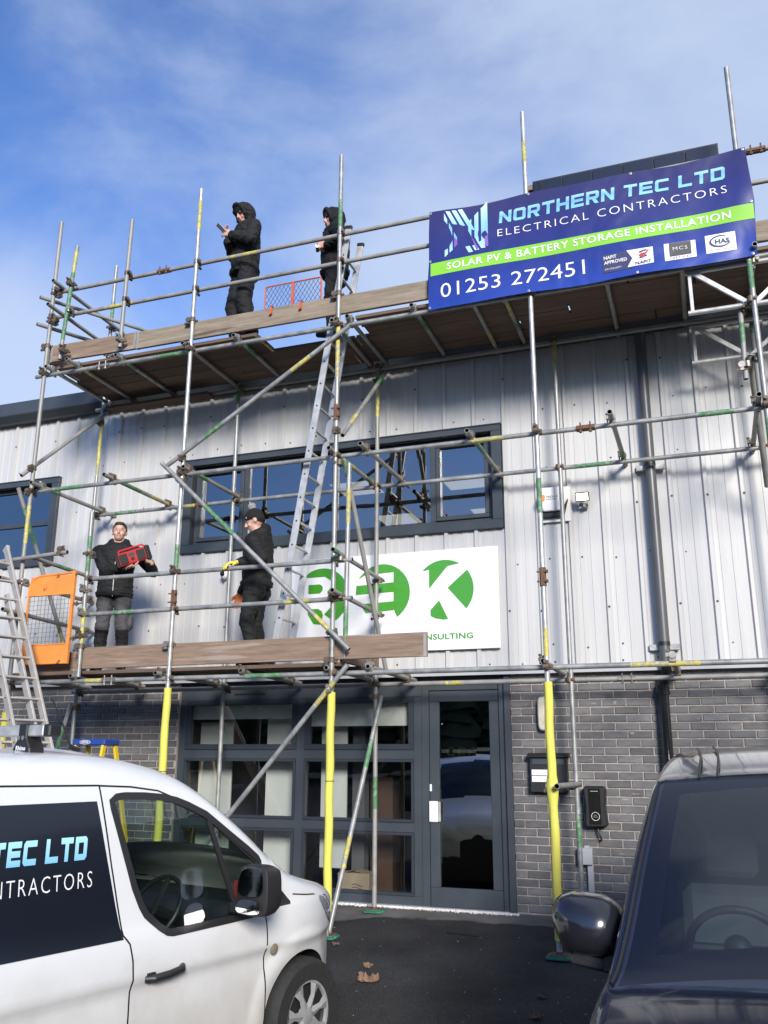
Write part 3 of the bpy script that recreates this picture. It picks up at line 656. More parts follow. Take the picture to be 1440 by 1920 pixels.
for i, (x, a, b, bd) in enumerate([(-7.175, -1.54, -.36, ()), (-6.80, -1.63, -.15, [(.3, .5, 'y')]), (-6.186, -1.53, -.22, [(.25, .4, 'g')]), (-5.28, -1.54, -.25, ()), (-4.637, -1.52, -.40, [(.3, .55, 'g')]), (-3.468, -1.48, -.18, [(.3, .45, 'g')]), (-3.28, -1.51, -.25, ()),
                  (-2.56, -1.51, -.18, [(.3, .55, 'g')]), (-1.95, -1.5, -.22, [(.8, 1.1, 'y')]), (-1.62, -1.52, -.2, [(.3, .6, 'y'), (.7, .9, 'g')]), (-.605, -1.5, -.1, ()), (.1, -1.5, -.15, ()), (.74, -1.55, -.15, ()), (1.7, -1.5, -.2, ())]):
    tube('transom', (x, a, 6.013), (x, b, 6.004), bd, (0, 4)[i % 2])
for i, (x, a, b, bd) in enumerate([(-7.15, -1.59, .0, [(.3, .5, 'g')]), (-6.164, -1.57, -.02, [(.35, .7, 'g'), (.9, 1.3, 'y')]), (-5.172, -1.52, -.20, [(.3, .5, 'g')]), (-3.437, -1.56, -.24, [(.5, .7, 'y'), (1.05, 1.2, 'g')]), (-3.085, -1.58, -.01, ()), (-1.982, -1.58, -.01, [(.35, .7, 'g')]), (-.635, -1.62, .0, [(1.1, 1.35, 'g')]), (.625, -1.61, .0, ())]):
    tube('transom', (x, a, 4.532), (x, b, 4.532), bd, 4)
for i, (x, a, b) in enumerate([(-7.19, -1.5, -.15), (-6.41, -1.50, -.15), (-5.345, -1.51, -.05), (-4.383, -1.46, -.05), (-3.44, -1.50, -.15), (-3.02, -1.48, -.02), (-1.36, -1.50, -.16), (-.272, -1.40, -.03), (.64, -1.5, -.1)]):
    tube('transom', (x, a, 2.32), (x, b, 2.305), (), 4)
tube('transom', (-1.275, -1.58, 1.265), (-1.275, -.20, 1.25), (), 4)
# end guard rails: left end of the top deck, left and right ends of the lower deck
for p, q, bd in [((-7.13, -1.63, 7.11), (-7.17, -.15, 7.11), ()), ((-7.484, -1.435, 7.05), (-6.75, -.20, 7.05), ()), ((-7.05, -1.76, 6.71), (-7.10, -.2, 6.71), ()), ((-7.45, -1.47, 6.655), (-6.98, -.62, 6.655), ()),
                 ((-7.30, -1.73, 3.40), (-7.37, -.02, 3.40), ()), ((-7.10, -1.85, 3.02), (-7.31, -.05, 3.01), ()), ((-8.6, -1.515, 3.59), (-6.60, -1.515, 3.685), ()), ((-7.075, -1.50, 3.66), (-7.075, -.2, 3.62), [(.35, .7, 'g')]),
                 ((-3.325, -1.66, 3.44), (-3.33, -.24, 3.40), [(.0, .12, 'g')]), ((-3.325, -1.66, 3.04), (-3.33, -.24, 3.00), ())]:
    tube('guard_rail', p, q, bd, 4)
# braces
FY = YO - .056
for p, q, bd, bs in [((-5.40, FY, 4.558), (-3.25, FY, 5.893), [(.55, .8, 'g'), (1.75, 2.0, 'y')], 0), ((-5.456, FY, 4.608), (-3.205, FY, 2.485), [(.8, 1.3, 'g'), (2.6, 2.8, 'y')], 0), ((-3.215, FY, 2.342), (-5.16, FY, .105), [(.2, .5, 'y')], 0),
                     ((-3.285, YI - .05, 2.12), (-3.435, -1.33, -.045), [(.5, .8, 'g'), (1.5, 1.8, 'y')], 0), ((-3.245, YI - .06, 5.84), (-3.340, YO + .02, 4.70), [(.1, .35, 'g'), (1.1, 1.3, 'y')], 0), ((-3.335, YO + .06, 4.47), (-3.235, YI - .05, 2.40), [(0, .2, 'g')], 4),
                     ((-7.225, YI - .06, 5.79), (-7.46, YO + .03, 4.70), (), 4), ((-7.475, YO + .02, 4.55), (-7.29, YI - .05, 2.44), [(.25, .7, 'g'), (1.7, 2.0, 'y')], 4), ((-7.27, YI - .06, 2.10), (-6.82, -1.22, 1.2), [(.45, .8, 'g')], 0),
                     ((.60, YO + .07, 5.0), (.70, YI - .05, 4.05), (), 4)]:
    tube('brace', p, q, bd, bs)
# --- couplers
cm = MB()
cm.tube([(0, 0, -.026), (0, 0, .026)], .0315, 10, 0); cm.tube([(-.026, .05, 0), (.026, .05, 0)], .0315, 10, 0)
cm.box((-.022, .018, -.022), (.022, .036, .022)); cm.box((.026, -.016, -.02), (.052, .016, .02)); cm.tube([(.040, -.044, 0), (.040, .034, 0)], .0085, 6); cm.tube([(.040, -.030, 0), (.040, -.042, 0)], .017, 6)
cm.box((-.02, .034, -.054), (.02, .066, -.026)); cm.tube([(0, .005, -.042), (0, .094, -.042)], .0085, 6); cm.tube([(0, .082, -.042), (0, .096, -.042)], .017, 6)
cpl = [cm.mesh('coupler', k) for k in ('coupler', 'coupler_zinc')]
SO = WL[scaf.name]
def coupler(x, y, z, rz=0.0, flip=False, rx=0.0, zn=None):
    if zn is None: zn = rj.random() < .3
    child('coupler', cpl[1 if zn else 0], scaf, (x - SO.x, y - SO.y, z - SO.z), (rx + (PI if flip else 0), rj.uniform(-.1, .1), rz))
for x in OX[:5]:
    for z in (2.272, 4.484, 5.965, 6.738, 7.084):
        if z > 6.5 and x > -2.2: continue
        coupler(x, YO, z, 0, rj.random() < .3)
for x in OX[:5]:
    for z in (2.25, 4.485, 5.955): coupler(x + .03, YI, z, 0, False)
for x, y, zs in ((-6.35, YO, (2.99, 3.386)), (-6.355, YO, (2.75, 3.25)), (OX[1], YO, (2.99, 3.386)), (OX[2], YO, (2.99, 3.386)), (-6.95, YO - .055, (6.738, 7.084, 6.19)), (-6.145, YO - .055, (6.738, 7.084, 6.2))):
    for z in zs: coupler(x, y, z, 0 if y == YO else 0, rj.random() < .5)
for x in (OX[1], OX[2], OX[0]): coupler(x, YO, 6.335, PI / 2)
for x, z in ((OX[1], 2.62), (OX[2], 2.40), (-6.345, 2.64)): coupler(x, YO, z, PI / 2)
# swivels where braces cross
for x, y, z in ((-5.222, YO, 4.66), (-5.222, YO, 4.395), (-3.403, YO, 5.80), (-3.403, YO, 2.66), (-3.403, YO, 2.14), (-3.37, YI, 2.12), (-3.40, YO + .03, 4.76), (-3.365, YI, 5.78), (-7.25, YI, 5.74), (-7.26, YO, 4.76), (-7.262, YO, 4.47), (-7.25, YI, 2.05), (-3.36, YO, 4.40)):
    coupler(x, y, z, PI, rj.random() < .5, 0)
# transom to ledger clips
for x in (-7.175, -6.80, -6.186, -5.28, -4.637, -3.468, -3.28, -2.56, -1.95, -1.62, -.605, .1): coupler(x, LY, 5.99, PI / 2, False, PI / 2, True); coupler(x, IY, 5.98, PI / 2, False, PI / 2)
for x in (-7.15, -6.164, -5.172, -3.437, -3.085, -1.982, -.635, .625): coupler(x, LY, 4.508, PI / 2, False, PI / 2); coupler(x, IY, 4.508, PI / 2, False, PI / 2)
for x in (-6.41, -5.345, -4.383, -3.44, -3.02, -1.36, -.272): coupler(x, LY, 2.296, PI / 2, False, PI / 2); coupler(x, IY, 2.278, PI / 2, False, PI / 2)
for y, z in ((-1.45, 3.40), (-.32, 3.38), (-1.45, 3.02), (-.32, 3.0)): coupler(-3.33, y, z, PI / 2, False, 0); 
for y, z in ((-1.42, 7.11), (-.33, 7.11), (-1.44, 6.70), (-.33, 6.7), (-1.43, 7.04), (-1.45, 6.65), (-1.45, 3.40), (-.32, 3.40), (-1.46, 3.02), (-.32, 3.0)): coupler(-7.24, y, z, -PI / 2, False, 0)
coupler(-6.36, YO, 3.66, -PI / 2); coupler(-6.70, -1.515, 3.68, 0, False, PI / 2); coupler(-1.31, YO, 1.265, PI / 2, False, 0, True); coupler(-1.29, YI, 1.25, PI / 2)
coupler(.60, -1.38, 5.50, 0); coupler(.58, -1.36, 4.93, PI / 2); coupler(.66, -1.35, 4.98, PI); coupler(.66, YO, 5.52, 0, False, 0, False); coupler(.72, -1.4, 5.93, 0, False, 0, True)
# joint sleeves
def sleeve(p, ax, rusty=True):
    m = MB(); p = Vector(p); d = Vector(ax); m.tube([p - d * .085, p + d * .085], .0315, 12)
    o = Vector((0, -.03, 0)) if abs(d.y) < .5 else Vector((0, 0, -.03)); s_ = d.cross(o).normalized()
    for t in (-.045, .045):
        m.tube([p + d * t + o - s_ * .05, p + d * t + o + s_ * .05], .008, 6); m.tube([p + d * t + o + s_ * .035, p + d * t + o + s_ * .052], .016, 6)
    m.obox(p + o * .8, d * .085, s_ * .014, o * .35); m.build('sleeve', 'rust' if rusty else 'coupler_zinc', scaf)
for p, ax, ru in [((-5.694, LY, 7.084), (1, 0, 0), 1), ((-.881, LY, 4.484), (1, 0, 0), 1), ((OX[2], YO, 4.95), (0, 0, 1), 1), ((OX[3], YO, 3.08), (0, 0, 1), 1), ((OX[1], YO, 3.10), (0, 0, 1), 1), ((.86, LY, 7.084), (1, 0, 0), 1), ((-5.68, IY, 4.485), (1, 0, 0), 1), ((-5.98, LY, 2.272), (1, 0, 0), 0), ((-6.44, LY, 5.965), (1, 0, 0), 0), ((-.75, IY, 2.25), (1, 0, 0), 0)]: sleeve(p, ax, ru)
# --- boards
def board(name, x0, x1, y0, y1, z0, z1, m=None, ry=0.0, bands=True):
    m = m or ('board_deck' if name == 'deck_board' else 'board')
    q = MB(); hx, hy, hz = (x1 - x0) / 2, (y1 - y0) / 2, (z1 - z0) / 2; q.box((-hx, -hy, -hz), (hx, hy, hz)); me = q.mesh(name, m, bevel=.0035)
    o = child(name, me, scaf, ((x0 + x1) / 2 - SO.x, (y0 + y1) / 2 - SO.y, (z0 + z1) / 2 - SO.z), (0, ry, 0))
    return o
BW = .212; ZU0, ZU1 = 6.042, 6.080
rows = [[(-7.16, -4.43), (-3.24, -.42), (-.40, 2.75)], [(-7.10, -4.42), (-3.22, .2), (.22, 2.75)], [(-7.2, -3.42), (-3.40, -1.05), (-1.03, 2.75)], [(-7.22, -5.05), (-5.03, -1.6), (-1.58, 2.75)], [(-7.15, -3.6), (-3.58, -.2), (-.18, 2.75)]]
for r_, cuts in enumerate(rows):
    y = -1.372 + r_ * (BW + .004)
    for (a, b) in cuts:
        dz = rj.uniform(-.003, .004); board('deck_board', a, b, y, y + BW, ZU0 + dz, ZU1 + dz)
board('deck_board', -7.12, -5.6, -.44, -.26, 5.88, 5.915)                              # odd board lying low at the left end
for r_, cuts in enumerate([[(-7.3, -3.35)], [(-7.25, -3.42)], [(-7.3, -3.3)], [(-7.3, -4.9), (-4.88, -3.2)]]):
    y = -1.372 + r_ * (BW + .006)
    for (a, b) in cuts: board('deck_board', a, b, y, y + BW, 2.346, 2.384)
for (a, b, z, ry, m) in [(-7.235, -6.005, 6.125, .012, 'board'), (-6.0, -2.2, 6.112, 0.001, 'board_grey'), (-2.19, 2.75, 6.11, 0, 'board_grey')]:
    board('toe_board', a, b, -1.412, -1.374, z, z + .215, m, ry)
board('toe_board', -6.37, -2.455, -1.412, -1.374, 2.404, 2.632, 'board', -.0015)
board('toe_board', -7.25, -6.40, -1.30, -1.262, 2.39, 2.60, 'board', 0)
q = MB(); q.box((-7.275, -1.40, 6.115), (-7.237, -.30, 6.33)); q.build('toe_board', 'board', scaf, bevel=.004)
q = MB(); q.box((-3.36, -1.36, 2.385), (-3.32, -.35, 2.60)); q.build('toe_board', 'board', scaf, bevel=.004)
for xb_, zz_ in ((-6.008, 6.128), (-5.997, 6.114), (-7.232, 6.128), (-6.366, 2.407), (-2.46, 2.407)):
    q = MB(); s2_ = 1 if xb_ in (-5.997, -7.232, -6.366) else -1; q.box((xb_, -1.4145, zz_), (xb_ + s2_ * .028, -1.3715, zz_ + .212)); q.build('board_band', 'galv_dull', scaf)
q = MB()                                                                               # metal end bands of the boards
for (x, y, z) in ((-4.43, -1.372, ZU0), (-4.42, -1.156, ZU0)): q.box((x - .03, y + .002, z - .002), (x + .002, y + BW - .002, z - .0005))
q.build('board_band', 'tube_yellow', scaf)
# --- yellow foam sleeves and green sole pads
def foam(x, y, z0, z1, bulge=None, tie=None):
    zs = [z0 + (z1 - z0) * i / 24 for i in range(25)]
    m = MB(); m.tube([(x + .004 * math.sin(i * .9) + (.004 if bulge and z < bulge else 0), y, z) for i, z in enumerate(zs)], [.039 + (.022 * math.exp(-((z - bulge) / .06) ** 2) if bulge else 0) + .001 * math.sin(i * 2.1) for i, z in enumerate(zs)], 16)
    f = m.build('foam_sleeve', 'foam', scaf, recalc=False)
    q = MB(); q.tube([(x - .020 + .003 * math.sin(z * 7), y - .034 - (.022 * math.exp(-((z - bulge) / .06) ** 2) if bulge else 0), z) for z in zs], .0022, 5); q.build('seam', 'seam_dark', f, recalc=False)
    for t in (tie or []): q = MB(); q.tube([(x, y, t - .003), (x, y, t + .003)], .0425 if not bulge or abs(t - bulge) > .05 else .056, 14); q.build('tie_band', 'black', f)
foam(OX[0], YO, .05, 1.95, None, [1.3]); foam(OX[1], YO, .05, 2.17, None, [1.35]); foam(OX[2], YO, .16, 2.09, None, [1.28]); foam(OX[3], YO, .055, 2.14, 1.24, [1.335]); foam(OX[4], YO, .05, 2.1); foam(OX[5], YO, .05, 2.1)
def sole(x, y, lab):
    z = ground_z(y) + .002; e = empty('sole_pad', (x, y, z), lab, 'sole pad', 'green plastic sole pads under the scaffold'); m = MB()
    m.prism([(x + a * .105 * 1.0, y + b * .105) for a, b in ((-1, -.7), (-.7, -1), (.7, -1), (1, -.7), (1, .7), (.7, 1), (-.7, 1), (-1, .7))], z, z + .018, 'xy'); m.prism([(x + a * .085, y + b * .085) for a, b in ((-1, -.7), (-.7, -1), (.7, -1), (1, -.7), (1, .7), (.7, 1), (-.7, 1), (-1, .7))], z + .018, z + .027, 'xy')
    m.build('pad', 'sole_green', e, bevel=.003); m = MB(); m.box((x - .07, y - .07, z + .028), (x + .07, y + .07, z + .033)); m.lathe([(.03, z + .033), (.03, z + .05), (.026, z + .05)], (x, y, 0), 'z', 12); m.build('base_plate', 'rust', e)
sole(OX[3], YO, 'green sole pad under the yellow sleeved pole beside the dark car'); sole(OX[2] + .035, YI, 'green sole pad under the bare pole in front of the shop window'); sole(-3.44, -1.37, 'green sole pad at the foot of the slanting pole by the van')
sole(OX[3] + .045, YI, 'green sole pad under the bare pole by the wall charger')
# --- aluminium lattice beams under the top deck at the right
def lattice(y, z0, x0, x1, h):
    b = empty('lattice_beam', (x0, y, z0)); b.parent = scaf; b.location = Vector((x0, y, z0)) - SO; WL[b.name] = Vector((x0, y, z0))
    for z in (z0, z0 + h): m = MB(); m.tube([(x0, y, z), (x1, y, z)], .024, 12, hollow=True); m.build('chord', 'alu', b, recalc=False)
    n = 5; w = (x1 - x0 - .08) / n
    for i in range(n + 1):
        x = x0 + .04 + i * w; m = MB()
        if i % 2 == 0 : m.beam((x, y, z0), (x, y, z0 + h), .04, .03, (1, 0, 0)); m.build('lattice_bar', 'alu', b)
    for i in range(n):
        x = x0 + .06 + i * w; m = MB(); a, c = (z0 + h, z0) if i % 2 == 0 else (z0, z0 + h); m.beam((x, y, a), (x + w - .03, y, c), .04, .03, (0, 1, 0)); m.build('lattice_bar', 'alu', b)
lattice(-1.385, 5.502, .12, 2.75, .42); lattice(-.41, 5.425, .125, 2.75, .40)
# ================================================================== THINGS ON AND ROUND THE SCAFFOLD
def by(x, z): return -1.515 + .020 * math.sin(x * 4.1 + z * 2.0) * (.4 + .6 * abs(z - 6.5)) + .016 * math.sin(x * 9.3 - z * 5) * max(0, (x - .1)) + .006 * math.sin(z * 11 + x * 3)
gradmat('banner_blue', [(0, (.018, .050, .32)), (.40, (.020, .030, .19)), (1, (.034, .032, .12))], 2, -1.12, 0.0, .30)
m_ = MATS['banner_blue']; t_ = m_.node_tree; b_n = t_.nodes['Principled BSDF']
nz_ = t_.nodes.new('ShaderNodeTexNoise'); nz_.inputs['Scale'].default_value = 1.7; nz_.inputs['Detail'].default_value = 2; nz_.inputs['Distortion'].default_value = .6
tcn_ = t_.nodes.new('ShaderNodeTexCoord'); t_.links.new(tcn_.outputs['Object'], nz_.inputs['Vector']); bp_ = t_.nodes.new('ShaderNodeBump'); bp_.inputs['Strength'].default_value = .6; bp_.inputs['Distance'].default_value = .05
t_.links.new(nz_.outputs['Fac'], bp_.inputs['Height']); t_.links.new(bp_.outputs[0], b_n.inputs['Normal'])
gradmat('cyan_print', [(0, (.25, .62, .80)), (.5, (.16, .42, .72)), (1, (.45, .75, .85))], 2, -.30, -.10)
gradmat('logo_print', [(0, (.55, .85, .95)), (.35, (.20, .45, .80)), (.6, (.25, .55, .85)), (1, (.65, .92, .98))], 2, -.60, 0.02)
mat('violet_print', (.22, .10, .42), .45)
banner = empty('banner', (-.8, -1.51, 7.05), 'blue and green printed contractor banner tied to the top guard rails', 'banner')
x0, x1, z0, z1 = -2.35, .755, 5.925, 7.052
def bedge(u, v):
    x = x0 + (x1 - x0) * u; x += (.03 * (1 - 2 * abs(v - .5)) if u > .9 else 0) + (-.03 * (1 - v) if u < .02 else 0); z = z0 + (z1 - z0) * v; z += -.022 * math.sin(u * PI * 3) ** 2 * (1 if v > .5 else .5)
    return x, z
nu, nv = 90, 36; q = MB()
for j in range(nv + 1):
    for i in range(nu + 1): x, z = bedge(i / nu, j / nv); q.v.append((x, by(x, z), z))
for j in range(nv):
    for i in range(nu): a = j * (nu + 1) + i; q.f.append((a, a + 1, a + nu + 2, a + nu + 1)); q.m.append(0); q.sm.append(True)
q.build('sheet', 'banner_blue', banner, recalc=False)
def print_on(name, m, vs, fs, off=.004):
    q = MB(); q.add([(x, by(x, z) - off, z) for x, z in vs], fs); return q.build(name, m, banner, recalc=False)
q = MB(); n = 60
for j in range(4):
    for i in range(n + 1): x = x0 + .004 + (x1 - x0 + .012) * i / n; z = 6.298 + .15 * j / 3 + .004 * math.sin(x * 3); q.v.append((x, by(x, z) - .003, z))
for j in range(3):
    for i in range(n): a = j * (n + 1) + i; q.f.append((a, a + 1, a + n + 2, a + n + 1)); q.m.append(0); q.sm.append(True)
q.build('green_band', 'lime_print', banner, recalc=False)
for L_ in block_letters('NORTHERN TEC LTD', -1.615, .565, 6.768, 6.905, .235, .08): print_on('title_letter', 'cyan_print', *L_)
for L_ in islands(*fit_text('ELECTRICAL CONTRACTORS', -1.63, .56, 6.612, 6.695, -.012, 1.25)): print_on('subtitle_letter', 'white_print', *L_)
for L_ in islands(*fit_text('SOLAR PV & BATTERY STORAGE INSTALLATION', -2.17, .57, 6.338, 6.418, .012, 1.10)): print_on('slogan_letter', 'white_print', *L_, off=.007)
for L_ in islands(*fit_text('01253 272451', -2.24, -.785, 6.03, 6.185, -.004, 1.02)): print_on('phone_digit', 'white_print', *L_)
lg, vg = [], []
def stripe(a, w, zlo, zhi, dz): return [(a, zlo), (a + w, zlo + dz), (a + w, zhi + dz), (a, zhi)]
L0, LW, LZ, LH = -2.19, .46, 6.49, .54
def UV(pl): return [(L0 + u * LW, LZ + v * LH) for u, v in pl]
lg += [UV([(0, 0), (.075, .05), (.075, .80), (0, .95)]), UV([(.115, .07), (.19, .12), (.19, .58), (.115, .72)]), UV([(.23, .15), (.30, .20), (.30, .36), (.23, .49)])]
for k in range(3): a = .035 + .145 * k; lg.append(UV([(a, .99 - .01 * k), (a + .10, .97), (a + .62, -.0 + .02 * k), (a + .52, .02 * k)]))
lg += [UV([(.56, .46), (.63, .32), (.63, .72), (.56, .66)]), UV([(.70, .30), (.79, .13), (.79, .86), (.70, .78)]), UV([(.85, .14), (1.0, .05), (1.0, 1.04), (.90, .95), (.85, .92)])]
vg += [UV([(.23, .15), (.30, .20), (.30, .30), (.23, .38)]), UV([(.56, .46), (.63, .32), (.79, .05), (.74, .02)]), UV([(.93, .07), (1.0, .05), (1.0, .30), (.93, .26)])]
def polys(pl):
    v, f = [], []
    for p in pl: f.append(tuple(range(len(v), len(v) + len(p)))); v += p
    return v, f
[print_on('logo_stripe', 'logo_print', *polys([g_]), off=.004 + .0005 * (k_ % 2)) for k_, g_ in enumerate(lg)]; [print_on('logo_accent', 'violet_print', *polys([g_]), off=.006) for g_ in vg]
R4 = lambda a, b, c, d: [(a, b), (c, b), (c, d), (a, d)]
print_on('badge', 'navy_print', *polys([R4(-.614, 5.995, -.333, 6.185)])); print_on('badge_lettering', 'white_print', *fit_text('NAPIT', -.60, -.48, 6.13, 6.165, .02), off=.007); print_on('badge_lettering', 'white_print', *fit_text('APPROVED', -.60, -.385, 6.08, 6.115, .02), off=.007); print_on('badge_lettering', 'white_print', *fit_text('FOR YOUR SAFETY', -.595, -.44, 6.02, 6.036), off=.007)
print_on('badge', 'white_print', *polys([[(-.385, 6.01), (-.143, 6.012), (-.143, 6.18), (-.385, 6.183), (-.335, 6.095)]]), off=.006); print_on('badge_lettering', 'navy_print', *fit_text('NAPIT', -.31, -.165, 6.02, 6.05, .02), off=.009)
print_on('badge_mark', 'red_print', *polys([[(-.275, 6.11), (-.25, 6.135), (-.235, 6.11), (-.18, 6.165), (-.18, 6.15), (-.235, 6.075)]]), off=.010); print_on('badge_mark', 'navy_print', *polys([[(-.27, 6.15 - .03 * i), (-.20, 6.165 - .03 * i), (-.20, 6.152 - .03 * i), (-.27, 6.137 - .03 * i)] for i in range(3)]), off=.009)
print_on('badge', 'white_print', *polys([R4(-.042, 6.005, .24, 6.185)])); print_on('badge_panel', 'grey_print', *polys([R4(.003, 6.045, .198, 6.183)]), off=.006); print_on('badge_lettering', 'white_print', *fit_text('MCS', .035, .165, 6.10, 6.135, -.01, 1.2), off=.009); print_on('badge_lettering', 'grey_print', *fit_text('CERTIFIED', .005, .20, 6.014, 6.034, .0, 1.3), off=.007)
print_on('badge', 'white_print', *polys([R4(.326, 6.013, .59, 6.205)]))
e_ = []; 
for i in range(22):
    a = rad(60) + rad(285) * i / 22; b2 = rad(60) + rad(285) * (i + 1) / 22; w = lambda t: .018 * (1 - abs(2 * (t) / 22 - 1) * .6)
    c_ = (.455, 6.125); e_.append([(c_[0] + .095 * math.cos(a), c_[1] + .062 * math.sin(a)), (c_[0] + .095 * math.cos(b2), c_[1] + .062 * math.sin(b2)), (c_[0] + (.095 - w(i + 1)) * math.cos(b2), c_[1] + (.062 - w(i + 1)) * math.sin(b2)), (c_[0] + (.095 - w(i)) * math.cos(a), c_[1] + (.062 - w(i)) * math.sin(a))])
print_on('badge_mark', 'navy_print', *polys(e_), off=.007); print_on('badge_lettering', 'navy_print', *fit_text('HAS', .41, .535, 6.098, 6.148, .03), off=.007); print_on('badge_lettering', 'grey_print', *fit_text('Accredited Contractor', .36, .56, 6.033, 6.047), off=.007)
ey = MB()
for (x, z) in ((-2.335, 7.03), (-1.30, 7.035), (-.29, 7.035), (.735, 7.03), (-2.365, 5.945), (-1.337, 5.94), (-.3, 5.94), (.72, 5.945), (-2.35, 6.47), (.755, 6.47)): ey.lathe([(.013, 0), (.013, -.004), (.006, -.005), (.006, .0)], (x, by(x, z) - .003, z), 'y', 10)
tag(ey.build('eyelets', 'alu', banner), kind='stuff')
for (xa, za), (xb, yb, zb_) in zip([(-2.335, 7.03), (.735, 7.03), (-2.36, 6.47), (.72, 5.945)], [(-2.345, -1.40, 7.09), (.70, -1.45, 7.1), (-2.42, -1.40, 6.13), (.73, -1.42, 5.96)]):
    q = MB(); q.tube([(xa, by(xa, za) - .005, za), ((xa + xb) / 2, -1.46, (za + zb_) / 2 + .01), (xb, yb, zb_)], .003, 5); q.build('tie_cord', 'black', banner)

# ------------------------------------------------------------------ sign on the cladding
sg = empty('sign_board', (-3.3, -.04, 3.18), 'white sign with green letter discs BEK on the cladding', 'sign')
q = MB(); q.box((-4.53, -.062, 2.622), (-2.05, -.036, 3.738)); q.build('panel', 'sign_white', sg, bevel=.003)
for chh, cx in (('B', -4.135), ('E', -3.395), ('K', -2.662)):
    q = MB()
    for p in disc_letter(chh, cx, 3.287, .334, 0): q.prism(p, -.0665, -.0625)
    q.build('letter', 'sign_green', sg)
q = MB(); 
for v, f in islands(*fit_text('CONSULTING', -3.06, -2.345, 2.735, 2.80, .03, 1.05)): q = MB(); q.add([(x, -.0645, z) for x, z in v], f); q.build('small_letter', 'sign_green', sg, recalc=False)
# ------------------------------------------------------------------ wall fittings
dp = empty('downpipe', (-.385, -.09, 0), 'dark grey downpipe running down the cladding to the ground', 'downpipe')
q = MB(); q.tube([(-.385, -.10, 6.06), (-.385, -.10, 2.42)], .056, 18); q.build('upper_pipe', 'pipe_grey', dp, recalc=False)
q = MB(); q.tube([(-.385, -.10, 2.42), (-.385, -.08, 2.34), (-.41, -.03, 2.27), (-.432, -.02, 2.18), (-.436, -.02, 2.1), (-.44, -.02, .02)], .056, 18); q.tube([(-.434, -.02, 2.20), (-.435, -.02, 2.10)], .064, 18); q.tube([(-.436, -.02, 2.13), (-.436, -.02, 2.105)], .070, 18); q.build('lower_pipe', 'black_gloss', dp, recalc=False)
for z in (4.456, 2.566):
    q = MB(); q.box((-.53, -.075, z - .03), (-.24, -.036, z + .03)); q.build('bracket', 'galv_new', dp, bevel=.004); q = MB(); q.tube([(-.385, -.10, z + .01), (-.385, -.10, z + .05)], .0595, 18); q.build('collar', 'black', dp)
al = empty('alarm_box', (-1.4, -.05, 4.15), 'white hexagonal alarm box with black base on a square plate', 'alarm box')
q = MB(); q.box((-1.585, -.045, 3.955), (-1.245, -.036, 4.345)); q.build('back_plate', 'white_plastic', al, bevel=.003)
hx_ = lambda s_, cx=-1.425, cz=4.16: [(cx - .115 * s_, cz - .16 * s_), (cx + .115 * s_, cz - .16 * s_), (cx + .165 * s_, cz + .03), (cx + .115 * s_, cz + .165 * s_), (cx - .115 * s_, cz + .165 * s_), (cx - .165 * s_, cz + .03)]
q = MB(); q.prism(hx_(1.0), -.10, -.046); q.build('base', 'black', al, bevel=.006)
q = MB(); q.prism([(-1.52, 4.06), (-1.33, 4.06), (-1.255, 4.19), (-1.31, 4.325), (-1.54, 4.325), (-1.585, 4.19)], -.135, -.101); q.build('cover', 'white_plastic', al, bevel=.008)
q = MB(); q.prism([(-1.565, 4.235), (-1.53, 4.25), (-1.495, 4.235), (-1.50, 4.185), (-1.53, 4.16), (-1.56, 4.185)], -.138, -.1355); q.build('shield_mark', 'orange', al)
q = MB(); v, f = fit_text('TECH S', -1.485, -1.36, 4.205, 4.228, .02); q.add([(x, -.1365, z) for x, z in v], f); q.box((-1.48, -.1365, 4.186), (-1.375, -.1355, 4.192)); q.build('lettering', 'grey_print', al, recalc=False)
fd = empty('floodlight', (-1.10, -.06, 4.15), 'small lit floodlight on the cladding beside the alarm box', 'floodlight')
q = MB(); c_ = Vector((-1.097, -.145, 4.18)); up_ = Vector((0, -.26, .97)).normalized(); nf = Vector((0, -.97, -.26)); rt = Vector((1, 0, 0))
q.obox(c_, rt * .072, nf * .016, up_ * .050); q.build('housing', 'black', fd, bevel=.005); q = MB(); q.obox(c_ + nf * .0168, rt * .060, nf * .002, up_ * .037); q.build('lens', 'flood_glow', fd)
q = MB(); q.box((-1.15, -.135, 4.10), (-1.14, -.05, 4.125)); q.box((-1.06, -.135, 4.10), (-1.05, -.05, 4.125)); q.box((-1.15, -.06, 4.08), (-1.05, -.036, 4.13)); q.lathe([(.012, -.036), (.022, -.06), (.018, -.11), (0, -.112)], (-1.085, 0, 4.095), 'y', 12); q.build('bracket', 'galv', fd)
cc = empty('security_camera', (-5.42, -.04, 3.63), 'round white dome camera on the cladding below the long window', 'camera')
q = MB(); q.lathe([(.062, 0), (.066, -.02), (.060, -.04), (.050, -.05), (0, -.05)], (-5.42, -.034, 3.63), 'y', 24); q.build('base', 'white_plastic', cc)
q = MB(); q.ellipsoid((-5.42, -.085, 3.622), (.052, .052, .052), 18, 12); q.build('ball', 'white_plastic', cc, recalc=False); q = MB(); q.lathe([(.030, -.128), (.033, -.136), (.026, -.140), (0, -.139)], (-5.425, 0, 3.632), 'y', 20); q.build('lens', 'black_gloss', cc)
mat('lamp_cream', (.55, .52, .42), .35, var=.15, vscale=12)
bl_ = empty('bulkhead_light', (-1.63, .03, 1.93), 'yellowed oblong bulkhead light on the brick beside the door', 'light'); q = MB()
rr = [(-1.63 + .062 * (abs(math.cos(a)) ** .6) * (1 if math.cos(a) > 0 else -1), 1.935 + .17 * (abs(math.sin(a)) ** .35) * (1 if math.sin(a) > 0 else -1)) for a in [2 * PI * i / 32 for i in range(32)]]
